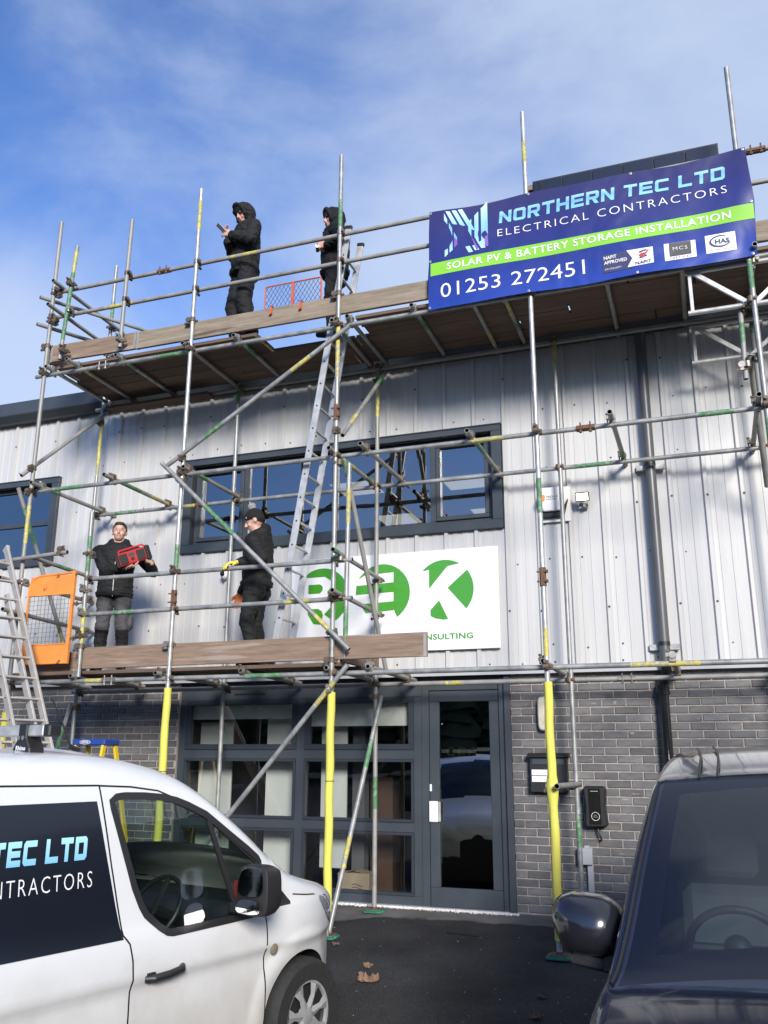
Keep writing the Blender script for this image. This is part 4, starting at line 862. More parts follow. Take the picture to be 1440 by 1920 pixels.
q.prism(rr, -.035, .043, smooth=True); q.build('lens', 'lamp_cream', bl_, bevel=.012); q = MB(); q.prism([(-1.63 + (x + 1.63) * 1.06, 1.935 + (z - 1.935) * 1.03) for x, z in rr], .02, .046, smooth=True); q.build('base', 'grey_plastic', bl_)
mbx = empty('letterbox', (-1.60, .0, 1.34), 'black wall letterbox with paper notices behind the yellow sleeved pole', 'letterbox')
q = MB(); q.box((-1.79, -.055, 1.16), (-1.415, .043, 1.50)); q.build('body', 'black', mbx, bevel=.006); q = MB(); q.prism([(.04, 1.50), (-.085, 1.50), (-.085, 1.515), (.04, 1.545)], -1.815, -1.39, 'yz'); q.build('lid', 'black', mbx, bevel=.004)
q = MB(); q.box((-1.765, -.062, 1.43), (-1.44, -.0555, 1.485)); q.build('flap', 'anthracite', mbx, bevel=.003)
for z in (1.325, 1.262): q = MB(); q.box((-1.77, -.058, z), (-1.56, -.0555, z + .055)); nt_ = q.build('notice', 'white_print', mbx); q = MB(); q.tube([(-1.75 + .006 * k, -.0585, z + .028 + .006 * math.sin(k * 2.3 + z * 9) * (k % 7 != 0)) for k in range(26)], .0016, 4); q.build('scribble', 'grey_plastic', nt_, recalc=False)
ev = empty('wall_charger', (-1.16, .0, 1.03), 'black car charging point with a ring mark on the brick wall', 'charger')
q = MB(); q.prism([(-1.262, .86), (-1.24, .842), (-1.06, .845), (-1.043, .87), (-1.06, 1.03), (-1.045, 1.20), (-1.065, 1.228), (-1.25, 1.228), (-1.268, 1.20), (-1.252, 1.03)], -.075, .043); q.build('case', 'black', ev, bevel=.014)
q = MB(); q.box((-1.215, -.0785, .87), (-1.10, -.0755, 1.205)); q.build('front_panel', 'black_gloss', ev)
q = MB(); q.lathe([(.040, -.0795), (.040, -.0815), (.0365, -.0815), (.0365, -.0795)], (-1.155, 0, .945), 'y', 28, caps=False); q.build('ring_mark', 'white_print', ev); q = MB(); q.box((-1.175, -.080, .938), (-1.135, -.079, .941)); q.tube([(-1.168 + .004 * k, -.0795, .955 + .004 * math.sin(k)) for k in range(7)], .0016, 4); q.box((-1.195, -.080, 1.178), (-1.12, -.079, 1.183)); q.build('logo_mark', 'grey_plastic', ev, recalc=False)
q = MB(); q.tube([(-1.15, .0, .85), (-1.145, -.01, .80), (-1.125, -.01, .755), (-1.12, .0, .72), (-1.135, .02, .715)], .010, 8); q.build('cable', 'black', ev)
jb = empty('junction_box', (-1.28, .0, .56), 'small grey junction box with conduit low on the brick wall', 'junction box'); q = MB(); q.box((-1.355, -.03, .49), (-1.215, .043, .645)); q.build('box', 'grey_plastic', jb, bevel=.006); q = MB(); q.box((-1.27, -.0, .0), (-1.215, .043, .488)); q.build('conduit', 'grey_plastic', jb, bevel=.004); q = MB(); q.box((-1.29, 0, .646), (-1.24, .04, .665)); q.build('gland', 'grey_plastic', jb)

# ------------------------------------------------------------------ gates
ga = empty('ladder_gate', (-6.77, -1.46, 2.46), 'bright orange wire mesh ladder gate at the lower deck', 'gate')
gx0, gx1, gz0, gz1, gy = -7.10, -6.50, 2.465, 3.44, -1.475
q = MB(); q.tube([(gx0, gy, gz0), (gx0, gy, gz1 - .12), (gx0 + .035, gy, gz1 - .035), (gx0 + .12, gy, gz1), (gx1, gy, gz1 + .02)], .014, 8); q.box((gx1 - .018, gy - .016, gz0 - .01), (gx1 + .018, gy + .016, gz1 + .035)); q.tube([(gx0, gy, gz0), (gx1, gy, gz0)], .012, 8); q.build('frame', 'orange', ga)
q = MB(); q.box((gx0 + .01, gy - .004, gz1 - .215), (gx1 - .02, gy + .004, gz1 - .005)); q.box((gx0 + .01, gy - .012, gz1 - .225), (gx1 - .02, gy + .012, gz1 - .215)); q.build('top_panel', 'orange', ga); q = MB(); q.box((gx0 + .01, gy - .004, gz0), (gx1 - .02, gy + .004, gz0 + .20)); q.box((gx0 + .01, gy - .012, gz0 + .20), (gx1 - .02, gy + .012, gz0 + .21)); q.build('bottom_panel', 'orange', ga)
q = MB()
for i in range(11): x = gx0 + .03 + i * .052; q.tube([(x, gy, gz0 + .205), (x, gy, gz1 - .22)], .0022, 4)
for i in range(11): z = gz0 + .235 + i * .051; q.tube([(gx0 + .015, gy - .002, z), (gx1 - .02, gy - .002, z + .004)], .0022, 4)
tag(q.build('mesh_infill', 'wire', ga, recalc=False), kind='stuff')
for z in (gz0 + .26, gz0 + .64): q = MB(); q.tube([(gx1, gy, z), (gx1 + .14, gy + .015, z + .005)], .008, 6); q.tube([(gx1 + .06, gy, z - .03), (gx1 + .06, gy, z + .03)], .010, 6); q.box((gx1 + .03, gy - .02, z - .012), (gx1 + .08, gy + .02, z + .012)); q.build('hinge', 'coupler', ga)
gb = empty('hatch_guard', (-4.0, -1.35, 6.32), 'rusty orange diamond mesh guard at the hatch of the top deck', 'guard')
hx0, hx1, hz0, hz1, hy = -4.345, -3.655, 6.31, 6.632, -1.362
q = MB()
for p, w in (([(hx0, hy, hz0 - .1), (hx0, hy, hz1 - .02), (hx0 + .02, hy, hz1), (hx1 - .02, hy, hz1), (hx1, hy, hz1 - .02), (hx1, hy, hz0 - .1)], .009), ([(hx0, hy, hz0 + .012), (hx1, hy, hz0 + .012)], .011)): q.tube(p, w, 8)
q.box(((hx0 + hx1) / 2 - .016, hy - .006, hz0), ((hx0 + hx1) / 2 + .016, hy + .006, hz1)); q.build('frame', 'orange_red', gb)
q = MB(); st = .052; hh = hz1 - hz0
for i in range(-7, 15):
    for s_ in (1, -1):
        xa = hx0 + i * st; xb = xa + hh * .62 * 1.0
        P0, P1 = (xa, hz0), (xb, hz1)
        if s_ < 0: P0, P1 = (xa, hz1), (xb, hz0)
        (ax, az), (bx, bz) = P0, P1
        def cl(xc): t = (xc - ax) / (bx - ax); return az + (bz - az) * t
        if bx < hx0 or ax > hx1: continue
        if ax < hx0: az, ax = cl(hx0), hx0
        if bx > hx1: bz, bx = cl(hx1), hx1
        q.tube([(ax, hy + .002 * s_, az), (bx, hy + .002 * s_, bz)], .0025, 4)
tag(q.build('mesh_infill', 'anth_dark', gb, recalc=False), kind='stuff')
for x in (-4.23, -3.87): q = MB(); q.box((x - .014, -1.432, 6.235), (x + .014, -1.424, 6.345)); q.box((x - .014, -1.432, 6.337), (x + .014, -1.36, 6.345)); q.tube([(x, -1.45, 6.25), (x, -1.42, 6.25)], .016, 8); q.build('clip', 'orange_red', gb)
# ------------------------------------------------------------------ ladders
def ladder(name, lab, A, B, rung, n0, dz, m, rm, caps=None, w=.072, t=.026):
    """A bottom centre, B top centre (midway between stiles), rung = vector from one stile to the other"""
    A, B, rung = Vector(A), Vector(B), Vector(rung); e = empty(name, A, lab, 'ladder'); d = (B - A).normalized(); fw = d.cross(rung).normalized(); rn = rung.normalized()
    for s_ in (-.5, .5):
        p, q2 = A + rung * s_, B + rung * s_; m1 = MB(); m1.obox((p + q2) / 2, (q2 - p) / 2, fw * w / 2, rn * t / 2); st = m1.build('stile', m, e, bevel=.004)
        if caps: m2 = MB(); m2.obox(q2 + d * .012, d * .022, fw * (w / 2 + .006), rn * (t / 2 + .006)); m2.build('end_cap', caps, st, bevel=.006)
        hl = MB(); L = (B - A).length; k = n0
        while k < L - .1:
            c = p + d * k + rn * (t / 2 + .0006) * (1 if s_ > 0 else -1)
            for sg_ in (1, -1): cc_ = p + d * k + rn * (t / 2 + .0008) * sg_; hl.add([cc_ + (d * math.cos(a) + fw * math.sin(a)) * .011 for a in [2 * PI * i / 8 for i in range(8)]], [tuple(range(8))])
            k += dz
        tag(hl.build('rung_end_holes', 'dark_void', st, recalc=False), kind='stuff')
    k = n0; L = (B - A).length
    while k < L - .1: c = A + d * k; m1 = MB(); m1.obox(c, rung * .5 * .96, fw * .015, d * .011); m1.build('rung', rm, e, bevel=.004); k += dz
    return e
ladder('access_ladder', 'aluminium ladder with black end caps rising through the hatch of the top deck', (-4.126, -1.115, 2.387), (-3.363, -1.115, 7.215), (0, .37, 0), .22, .255, 'alu', 'alu', 'black')
LC0, LC1 = Vector((-6.24, -1.90, 1.567)), Vector((-7.424, -1.55, 3.765)); dl_ = (LC1 - LC0) / (LC1.z - LC0.z); gz_ = ground_z(-2.3)
bot = LC0 + dl_ * (gz_ + .01 - LC0.z); rn_ = Vector((.13, .33, 0))
ladder('extension_ladder', 'dull aluminium extension ladder leaning behind the van at the left edge', bot - rn_ / 2, LC1 - rn_ / 2, rn_, .28, .25, 'alu_dull', 'alu_dull', 'alu_dull', .090, .028)
ofs = Vector((-.09, -.06, 0)); ladder('extension_ladder', 'lower section of the extension ladder at the left edge, nearest the van', bot - rn_ / 2 + ofs - rn_ * .08, bot - rn_ / 2 + ofs - rn_ * .08 + dl_ * 3.35, rn_ * 1.15, .28, .25, 'alu_dull', 'alu_dull', None, .090, .028)
sl_ = empty('step_ladder', (-6.46, -.9, 0), 'yellow step ladder with a blue top standing behind the van', 'step ladder')
mat('ladder_blue', (.02, .06, .30), .4); mat('ladder_yellow', (.72, .52, .03), .5)
zt = 1.675; q = MB(); q.box((-6.675, -1.04, zt - .065), (-6.245, -.76, zt)); q.build('top_cap', 'ladder_blue', sl_, bevel=.012)
q = MB()
ov = [(-6.50 + .07 * math.cos(a), zt - .033 + .022 * math.sin(a)) for a in [2 * PI * i / 24 for i in range(24)]]; q.prism(ov, -1.0425, -1.0405); q.build('logo_oval', 'white_print', sl_)
q = MB(); ov = [(-6.50 + .064 * math.cos(a), zt - .033 + .017 * math.sin(a)) for a in [2 * PI * i / 24 for i in range(24)]]; q.prism(ov, -1.0435, -1.0426); q.build('logo_field', 'navy_print', sl_); q = MB(); v, f = fit_text('WERNER', -6.548, -6.452, zt - .042, zt - .023, .02); q.add([(x, -1.0442, z) for x, z in v], f); q.build('lettering', 'white_print', sl_, recalc=False)
for x in (-6.64, -6.28):
    for (ya, yb) in ((-1.0, -1.42), (-.80, -.42)): s_ = -1 if x < -6.46 else 1; q = MB(); q.beam((x, ya, zt - .06), (x + s_ * .10, yb, ground_z(yb) + .01), .03, .055, (0, 1, 0)); q.build('leg', 'ladder_yellow', sl_, bevel=.003)
for k in range(5): t = .18 + k * .165; y = -1.0 - .42 * t; z = (zt - .06) * (1 - t); q = MB(); q.box((-6.64 - .1 * t, y - .04, z - .012), (-6.28 + .1 * t, y + .04, z + .012)); q.build('tread', 'alu', sl_, bevel=.003)
# ------------------------------------------------------------------ solar panels waiting on the top deck, behind the banner
mat('cell', (.012, .014, .022), .25, coat=.4); 
so = empty('solar_panel', (-.4, -.85, 6.085), 'dark solar panel standing on edge behind the banner', 'solar panel')
q = MB(); q.obox((-.39, -.86, 6.845), (.955, 0, 0), (0, .016, 0), (0, -.06, .745)); q.build('frame', 'black', so, bevel=.004)
q = MB()
for i in range(6):
    for j in range(5): q.obox((-1.18 + i * .316, -.8785 + .0595 * 1 - .119 * (j / 4) * 1.0 + (-.0), 6.845 - .58 + j * .29), (.150, 0, 0), (0, .001, 0), (0, -.0108, .138))
tag(q.build('cells', 'cell', so), kind='stuff')
q = MB(); q.box((-1.42, -.92, 7.50), (-1.345, -.55, 7.56)); q.beam((-1.38, -.60, 6.085), (-1.38, -.60, 7.55), .07, .05, (1, 0, 0)); tag(q.build('timber_prop', 'board'), 'short timber prop at the left end of the solar panel', 'timber')
# ------------------------------------------------------------------ litter on the ground
def crumpled(name, lab, cat, c, w, h, m, seed, thick=.003, fold=.02):
    r = random.Random(seed); q = MB(); n = 7; P = []
    for j in range(n):
        for i in range(n): u, v_ = i / (n - 1) - .5, j / (n - 1) - .5; P.append((c[0] + u * w * (1 + .25 * v_) + r.uniform(-.08, .08) * w, c[1] + v_ * h + r.uniform(-.08, .08) * h, ground_z(c[1] + v_ * h) + .006 + abs(r.gauss(0, fold)) + fold * (abs(u) * 1.2)))
    q.add(P + [(a, b, c_ - thick) for a, b, c_ in P], [(j * n + i, j * n + i + 1, (j + 1) * n + i + 1, (j + 1) * n + i) for j in range(n - 1) for i in range(n - 1)] + [(n * n + (j + 1) * n + i, n * n + (j + 1) * n + i + 1, n * n + j * n + i + 1, n * n + j * n + i) for j in range(n - 1) for i in range(n - 1)])
    return tag(q.build(name, m, recalc=False), lab, cat)
mat('leaf_brown', (.12, .065, .038), .8, var=.3, vscale=40)
mat('card_brown', (.21, .13, .085), .85, var=.25, vscale=15)

crumpled('cardboard_scrap', 'larger torn cardboard scrap lying on the black tarmac by the van', 'litter', (-2.66, -2.36), .16, .12, 'card_brown', 2, .004, .022)
crumpled('cardboard_scrap', 'smaller torn cardboard scrap just behind the larger one on the tarmac', 'litter', (-2.775, -2.07), .07, .06, 'card_brown', 5, .003, .014)
for i, (x, y, lab) in enumerate(((-1.317, -2.376, 'small brown leaf on the tarmac in front of the dark car mirror'), (-1.29, -2.768, 'larger curled brown leaf on the tarmac at the bottom of the picture'), (-3.255, -1.58, 'brown leaf beside the foot of the slanting pole'))):
    crumpled('dead_leaf', lab, 'leaf', (x, y), (.06, .09, .06)[i], .05, 'leaf_brown', 11 + i, .001, .012)['group'] = 'dead leaves on the tarmac'
q = MB(); q.tube([(-2.44, -.92, ground_z(-.92) + .006), (-2.33, -.955, ground_z(-.955) + .010), (-2.22, -.955, ground_z(-.955) + .007), (-2.14, -.977, ground_z(-.977) + .005)], .005, 6); tag(q.build('twig', 'black'), 'thin dark strip lying on the tarmac before the door', 'strip')
gr_ = MB(); R_ = random.Random(9)
for i in range(170):
    x, y = R_.uniform(-3.6, .4), R_.uniform(-4.2, -.5); r = R_.choice((.0025, .003, .004, .005)); c = Vector((x, y, ground_z(y) + r * .4))
    p = [c + Vector((R_.uniform(.6, 1.6) * r * a_, R_.uniform(.6, 1.4) * r * b2, R_.uniform(.5, .9) * r * c2)) for a_, b2, c2 in ((1, 0, 0), (-1, 0, 0), (0, 1, 0), (0, -1, 0), (0, 0, 1), (0, 0, -1))]; gr_.add(p, [(0, 2, 4), (2, 1, 4), (1, 3, 4), (3, 0, 4), (2, 0, 5), (1, 2, 5), (3, 1, 5), (0, 3, 5)])
tag(gr_.build('loose_grit', 'grey_plastic', recalc=False), 'pale grit scattered over the tarmac', 'grit', kind='stuff')
# ------------------------------------------------------------------ unseen conifer belt (mirrored in glass and mirrors), height set to block low sky light
mat('conifer', (.018, .030, .016), .9, var=.4, vscale=1.5)
tb = MB(); R_ = random.Random(21)
for i in range(150):
    x = -95 + i * 1.3 + R_.uniform(-.6, .6); y = -56 + R_.uniform(-5, 5); h = R_.uniform(8.5, 14.5); w = R_.uniform(1.6, 2.6); k = 0; z = .4
    while z < h:
        rr_ = w * (1 - z / h) ** .8 + .15; n = 9; o = [(x + rr_ * R_.uniform(.7, 1.15) * math.cos(2 * PI * j / n), y + rr_ * R_.uniform(.7, 1.15) * math.sin(2 * PI * j / n), z - .35 * R_.random()) for j in range(n)]
        tb.add(o + [(x, y, z + h * .16 + .5)], [(j, (j + 1) % n, n) for j in range(n)]); z += h * .085
tag(tb.build('conifer_belt', 'conifer', recalc=False), 'dark belt of conifers behind the viewer, height set to block low sky light', 'trees', kind='stuff')
# ================================================================== PEOPLE
from mathutils import noise as mnoise
mat('skin', (.52, .31, .24), .5, var=.10, vscale=30); mat('hair', (.035, .022, .014), .7, var=.4, vscale=60); mat('eye_dark', (.03, .02, .018), .4); mat('lip', (.30, .13, .11), .5); mat('stubble', (.36, .21, .155), .6, var=.2, vscale=80)
mat('jacket', (.005, .005, .006), .80, var=.35, vscale=14, bump=.12, bscale=180); mat('jacket_worn', (.006, .0055, .0055), .82, var=.3, vscale=16, bump=.15, bscale=160, speck=((.16, .15, .13), 26, .74)); mat('trouser', (.006, .0065, .0075), .85, var=.3, vscale=14, bump=.12, bscale=180); mat('trouser_grey', (.060, .058, .062), .8, var=.2, vscale=14, bump=.12, bscale=180)
mat('boot', (.012, .011, .010), .6); mat('beanie', (.008, .008, .010), .9, var=.3, vscale=90, vstretch=(1, 1, 4), bump=.3, bscale=140); mat('bobble', (.26, .26, .27), .95, var=.8, vscale=60); mat('glove', (.70, .60, .10), .75, var=.12, vscale=30); mat('glove_palm', (.62, .17, .04), .7, var=.15, vscale=30); mat('zip', (.3, .3, .3), .4, .6)
def capsule(mb, p, r0, q, r1, n=14):
    p, q = Vector(p), Vector(q); d = q - p; L = d.length; d = d.normalized() if L > 1e-6 else Vector((0, 0, 1)); P, R = [], []
    for i in range(4): a = PI / 2 * (1 - (i + .15) / 4); P.append(p - d * r0 * math.sin(a)); R.append(max(.0008, r0 * math.cos(a)))
    P.append(p); R.append(r0)
    if L > 1e-6: P.append(q); R.append(r1)
    for i in range(3, -1, -1): a = PI / 2 * (1 - (i + .15) / 4); P.append(q + d * r1 * math.sin(a)); R.append(max(.0008, r1 * math.cos(a)))
    mb.tube(P, R, n)
class Figure:
    """a body laid out as labelled volumes in its own frame (r = its right, f = forward, z = up) and skinned into ONE surface"""
    def __init__(s, pos, face):
        s.pos = Vector(pos); f = Vector((face[0], face[1], 0)).normalized(); s.f = f; s.r = Vector((f.y, -f.x, 0)); s.pr = []
    def W(s, p): return s.r * p[0] + s.f * p[1] + Vector((0, 0, p[2]))
    def L(s, w): w = Vector(w) - s.pos; return Vector((w.dot(s.r), w.dot(s.f), w.z))
    def cap(s, lab, p, r0, q, r1): s.pr.append((lab, 'c', s.W(p), r0, s.W(q), r1)); return s
    def ell(s, lab, c, r, yaw=0.0, pitch=0.0, roll=0.0):
        M = Matrix((s.r, s.f, Vector((0, 0, 1)))).transposed() @ Euler((pitch, roll, yaw)).to_matrix(); s.pr.append((lab, 'e', s.W(c), Vector(r), M, None)); return s
    def arm(s, sh, hand, hint, lab='jacket', u=.29, l=.26, r=(.062, .052, .040)):
        sh, hand = Vector(sh), Vector(hand); d = hand - sh; D = min(d.length, (u + l) * .995); a = (u * u - l * l + D * D) / (2 * D); h = math.sqrt(max(0, u * u - a * a)); dn = d.normalized(); k = Vector(hint); k = (k - dn * k.dot(dn)).normalized(); el = sh + dn * a + k * h; wr = sh + dn * D
        s.cap(lab, sh, r[0], el, r[1]); s.cap(lab, el, r[1] * .98, wr, r[2]); return el, wr
    def hand(s, wr, d, side, palm, curl=.6, lab='skin', sc=1.0, thumb=1, lab2=None):
        """wr wrist, d direction of fingers, side across the knuckles towards the thumb, palm direction the palm faces"""
        wr, d, side, palm = Vector(wr), Vector(d).normalized(), Vector(side).normalized(), Vector(palm).normalized()
        k = wr + d * .085 * sc; s.cap(lab, wr - d * .03, .027 * sc, wr + d * .02, .027 * sc)
        for t in (-1, 0, 1): s.cap(lab, wr + d * .02 + side * t * .018 * sc, .017 * sc, k + side * t * .024 * sc, .015 * sc)
        for i, (o, ln) in enumerate(((.034, .92), (.012, 1.0), (-.011, .95), (-.033, .78))):
            b = k + side * o * sc; a1 = curl * 1.0; d1 = d * math.cos(a1) + palm * math.sin(a1); a2 = curl * 2.1; d2 = d * math.cos(a2) + palm * math.sin(a2); a3 = curl * 2.8; d3 = d * math.cos(a3) + palm * math.sin(a3)
            p1 = b + d1 * .042 * ln * sc; p2 = p1 + d2 * .028 * ln * sc; p3 = p2 + d3 * .022 * ln * sc
            s.cap(lab, b, .0112 * sc, p1, .0105 * sc); s.cap(lab2 or lab, p1, .0105 * sc, p2, .0098 * sc); s.cap(lab2 or lab, p2, .0098 * sc, p3, .0088 * sc)
        t0 = wr + d * .030 * sc + side * .030 * sc; t1 = t0 + (side * .8 + d * .7 + palm * .3).normalized() * .040 * sc; t2 = t1 + (d * .9 + palm * .5 * thumb).normalized() * .032 * sc
        s.cap(lab, wr + d * .012 * sc + side * .014 * sc, .017 * sc, t0, .015 * sc); s.cap(lab, t0, .0142 * sc, t1, .0125 * sc); s.cap(lab2 or lab, t1, .0122 * sc, t2, .0105 * sc)
    def head(s, c, yaw=0.0, pitch=0.0, beard=False, hair=True, hood=False, hat=False):
        """c centre of skull; yaw to its left, pitch forward"""
        M = Euler((-pitch, 0, yaw)).to_matrix(); c = Vector(c)
        def H(p): return c + M @ Vector(p)
        def E(lab, p, r): s.ell(lab, H(p), r, yaw, -pitch)
        E('skin', (0, -.005, .012), (.075, .094, .100)); E('skin', (0, .022, -.052), (.058, .066, .066)); E('skin', (0, .056, -.085), (.030, .028, .024)); E('skin', (0, .062, .042), (.050, .026, .026))
        s.cap('skin', H((0, .088, .022)), .0095, H((0, .112, -.024)), .0135); E('skin', (0, .104, -.030), (.018, .012, .010))
        for k in (-1, 1):
            E('skin', (k * .078, -.012, -.010), (.011, .020, .032)); E('eye_dark', (k * .031, .083, .010), (.0075, .0055, .0025)); E('stubble', (k * .031, .0865, .029), (.016, .005, .003)); E('skin', (k * .040, .064, -.030), (.022, .022, .022))
        E('lip', (0, .091, -.062), (.024, .009, .0065))
        if beard: E('stubble', (0, .060, -.084), (.044, .044, .036)); E('stubble', (0, .093, -.048), (.026, .009, .006)); E('lip', (0, .0955, -.062), (.020, .008, .005))
        if hair: E('hair', (0, -.018, .040), (.081, .094, .085)); E('hair', (0, .058, .088), (.058, .034, .022)); E('hair', (.072, -.010, .028), (.012, .040, .040)); E('hair', (-.072, -.010, .028), (.012, .040, .040))
        if hat:
            E('beanie', (0, -.014, .056), (.092, .110, .088)); E('beanie', (0, -.050, .015), (.086, .072, .070)); s.pr += []
            for i in range(14): a = 2 * PI * i / 14; a2 = 2 * PI * (i + 1) / 14; s.cap('beanie', H((.080 * math.cos(a), .094 * math.sin(a) - .012, .036 + .016 * math.sin(a))), .014, H((.080 * math.cos(a2), .094 * math.sin(a2) - .012, .036 + .016 * math.sin(a2))), .014)
            E('bobble', (0, -.03, .172), (.048, .048, .044)); E('white', (-.062, .070, .052), (.010, .006, .007))
        if hood:
            E('hood', (0, -.036, .020), (.106, .118, .136)); E('hood', (0, .0, .052), (.099, .100, .108)); E('hood', (0, -.030, -.075), (.098, .098, .090)); E('hair', (0, .052, .072), (.052, .030, .020))
            for i in range(16):
                a = 2 * PI * i / 16; a2 = 2 * PI * (i + 1) / 16; g = lambda a: H((.088 * math.cos(a), .058 + .030 * math.sin(a), .010 + .120 * math.sin(a)))
                s.cap('hood', g(a), .020, g(a2), .020)
    def build(s, name, lab, mats, voxel=.0085, seed=1, wrinkle=.009):
        m = MB()
        for p in s.pr:
            if p[1] == 'c': capsule(m, p[2], p[3], p[4], p[5])
            else: m.ellipsoid(p[2], p[3], 18, 12, 0, p[4])
        me = m.mesh('figure_volumes', 'skin', recalc=False)
        t = bpy.data.objects.new('figure_volumes', me); col.objects.link(t); rmd = t.modifiers.new('r', 'REMESH'); rmd.mode = 'VOXEL'; rmd.voxel_size = voxel; sm = t.modifiers.new('s', 'SMOOTH'); sm.factor = .5; sm.iterations = 2
        bpy.context.view_layer.update(); dg = bpy.context.evaluated_depsgraph_get(); res = bpy.data.meshes.new_from_object(t.evaluated_get(dg)); bpy.data.objects.remove(t); bpy.data.meshes.remove(me)
        nv = len(res.vertices); co = np.empty(nv * 3, np.float32); res.vertices.foreach_get('co', co); co = co.reshape(-1, 3)
        def nearest(P):
            best = np.full(len(P), 1e9); bl = np.zeros(len(P), int)
            for i, p in enumerate(s.pr):
                c = np.array(p[2])
                if p[1] == 'c':
                    q = np.array(p[4]); d = q - c; L2 = max(1e-9, d @ d); tt = np.clip((P - c) @ d / L2, 0, 1); dist = np.linalg.norm(P - c - tt[:, None] * d, axis=1) - (p[3] + (p[5] - p[3]) * tt)
                else:
                    lo = (P - c) @ np.array(p[4]); r = np.array(p[3]); k0 = np.linalg.norm(lo / r, axis=1); k1 = np.linalg.norm(lo / r ** 2, axis=1); dist = k0 * (k0 - 1) / np.maximum(k1, 1e-9)
                u = dist < best; best[u] = dist[u]; bl[u] = i
            return bl
        labs = list(mats.keys()); lid = np.array([labs.index(p[0]) for p in s.pr]); vl = lid[nearest(co)]
        cloth = np.array([k in ('jacket', 'trouser', 'trouser2', 'hood', 'knee') for k in labs]); no = np.empty(nv * 3, np.float32); res.vertices.foreach_get('normal', no); no = no.reshape(-1, 3); off = Vector((seed * 3.1, seed * 1.7, 0))
        for i in np.nonzero(cloth[vl])[0]:
            v = Vector(co[i]); a = mnoise.noise(Vector((v.x * 7, v.y * 7, v.z * 15)) + off); b = 1 - abs(mnoise.noise(Vector((v.x * 12 + v.z * 7, v.y * 12, v.z * 19)) + off)) * 2.2
            co[i] += no[i] * (wrinkle * (a * .9 + b * .8) - .001)
        res.vertices.foreach_set('co', co.reshape(-1)); npoly = len(res.polygons); cen = np.empty(npoly * 3, np.float32); res.polygons.foreach_get('center', cen); pl = lid[nearest(cen.reshape(-1, 3))]
        res.materials.clear()
        for k in labs: res.materials.append(MATS[mats[k]])
        res.polygons.foreach_set('material_index', pl.astype(np.int32)); res.polygons.foreach_set('use_smooth', np.ones(npoly, bool)); res.update()
        o = bpy.data.objects.new(name, res); col.objects.link(o); o.location = s.pos; WL[o.name] = s.pos.copy(); tag(o, lab, 'person'); return o
def legs(F, hipz, kn, an, ft=None, lab='trouser', low=None, r=(.088, .066, .058), stance=.10):
    """kn, an: knee and ankle points for right then left"""
    for k, (K, A) in enumerate(zip(kn, an)):
        sg_ = 1 if k == 0 else -1; hp = (sg_ * .088, 0, hipz); F.cap(lab, hp, r[0], K, r[1]); mid = Vector(K).lerp(Vector(A), .5); F.cap(low or lab, K, r[1] * 1.0, mid, r[2] * 1.03); F.cap(low or lab, mid, r[2] * 1.03, (A[0], A[1], A[2] + .02), r[2])
        F.cap(lab, (hp[0], -.02, hipz), r[0] * 1.02, (hp[0], -.03, hipz - .08), r[0])
        d = Vector((sg_ * .18, 1, 0)).normalized(); F.cap('boot', (A[0], A[1] - .03, .045), .043, (A[0] + d.x * .07, A[1] + d.y * .10, .045), .040); F.cap('boot', (A[0] + d.x * .07, A[1] + d.y * .10, .040), .040, (A[0] + d.x * .10, A[1] + d.y * .17, .035), .034); F.cap('boot', (A[0], A[1], .05), .05, (A[0], A[1], .16), .050)
def torso(F, hipz, shz, lean=0.0, lab='jacket', wide=1.0, hem=.10, fat=1.0):
    F.ell(lab, (0, 0, hipz - hem - .035), (.178 * wide, .140 * fat, .045)); F.ell(lab, (0, 0, hipz - hem - .065), (.174 * wide, .138 * fat, .03))
    for i in range(13):
        t = i / 12; z = hipz - hem + (shz - .02 - hipz + hem) * t; w = (.168 - .018 * math.sin(t * PI * .9) + .018 * t) * wide; dp = (.122 + .012 * math.sin(t * PI)) * fat; F.ell(lab, (0, lean * t, z), (w, dp, .115))
    F.cap(lab, (-.165 * wide, lean, shz - .012), .068, (.165 * wide, lean, shz - .012), .068); F.cap(lab, (-.10, lean - .01, shz + .03), .066, (.10, lean - .01, shz + .03), .066); F.cap('skin', (0, lean + .0, shz + .03), .054, (0, lean + .035, shz + .13), .052)
def pocket(F, x, y, z, lab, sz=(.03, .07, .075)): F.ell(lab, (x, y, z), sz)
BL = dict(skin='skin', hair='hair', eye_dark='eye_dark', lip='lip', stubble='stubble', jacket='jacket', hood='jacket', trouser='trouser', trouser2='trouser', knee='trouser', boot='boot', beanie='beanie', bobble='bobble', white='white_print', glove='glove', glove2='glove_palm')
# ---- person with the red radio, lower deck, facing the viewer
F = Figure((-6.36, -.93, 2.386), (.46, -.89)); hz, sz = .90, 1.43
legs(F, hz, [(.105, .03, .50), (-.115, .03, .50)], [(.125, -.02, .08), (-.135, .0, .08)], lab='trouser', low='knee', r=(.098, .074, .064)); torso(F, hz + .05, sz, 0, fat=1.12, wide=1.22, hem=.0)
pocket(F, .165, .01, .80, 'trouser2', (.028, .06, .085)); pocket(F, -.165, .01, .80, 'trouser2', (.028, .06, .085)); pocket(F, -.20, .0, .58, 'trouser2', (.035, .06, .09))
for k in (-1, 1): F.ell('hood', (k * .055, -.03, sz + .085), (.075, .085, .055)); F.cap('hood', (k * .085, .01, sz + .075), .036, (k * .035, .085, sz + .045), .030)
rc = F.L((-6.04, -1.08, 3.685)); F.arm((.225, -.01, sz - .03), (rc.x + .105, rc.y - .055, rc.z - .115), (.8, -.3, -1), r=(.074, .064, .046)); F.arm((-.225, -.01, sz - .03), (rc.x - .185, rc.y - .02, rc.z - .055), (-.75, -.4, -1), r=(.074, .064, .046))
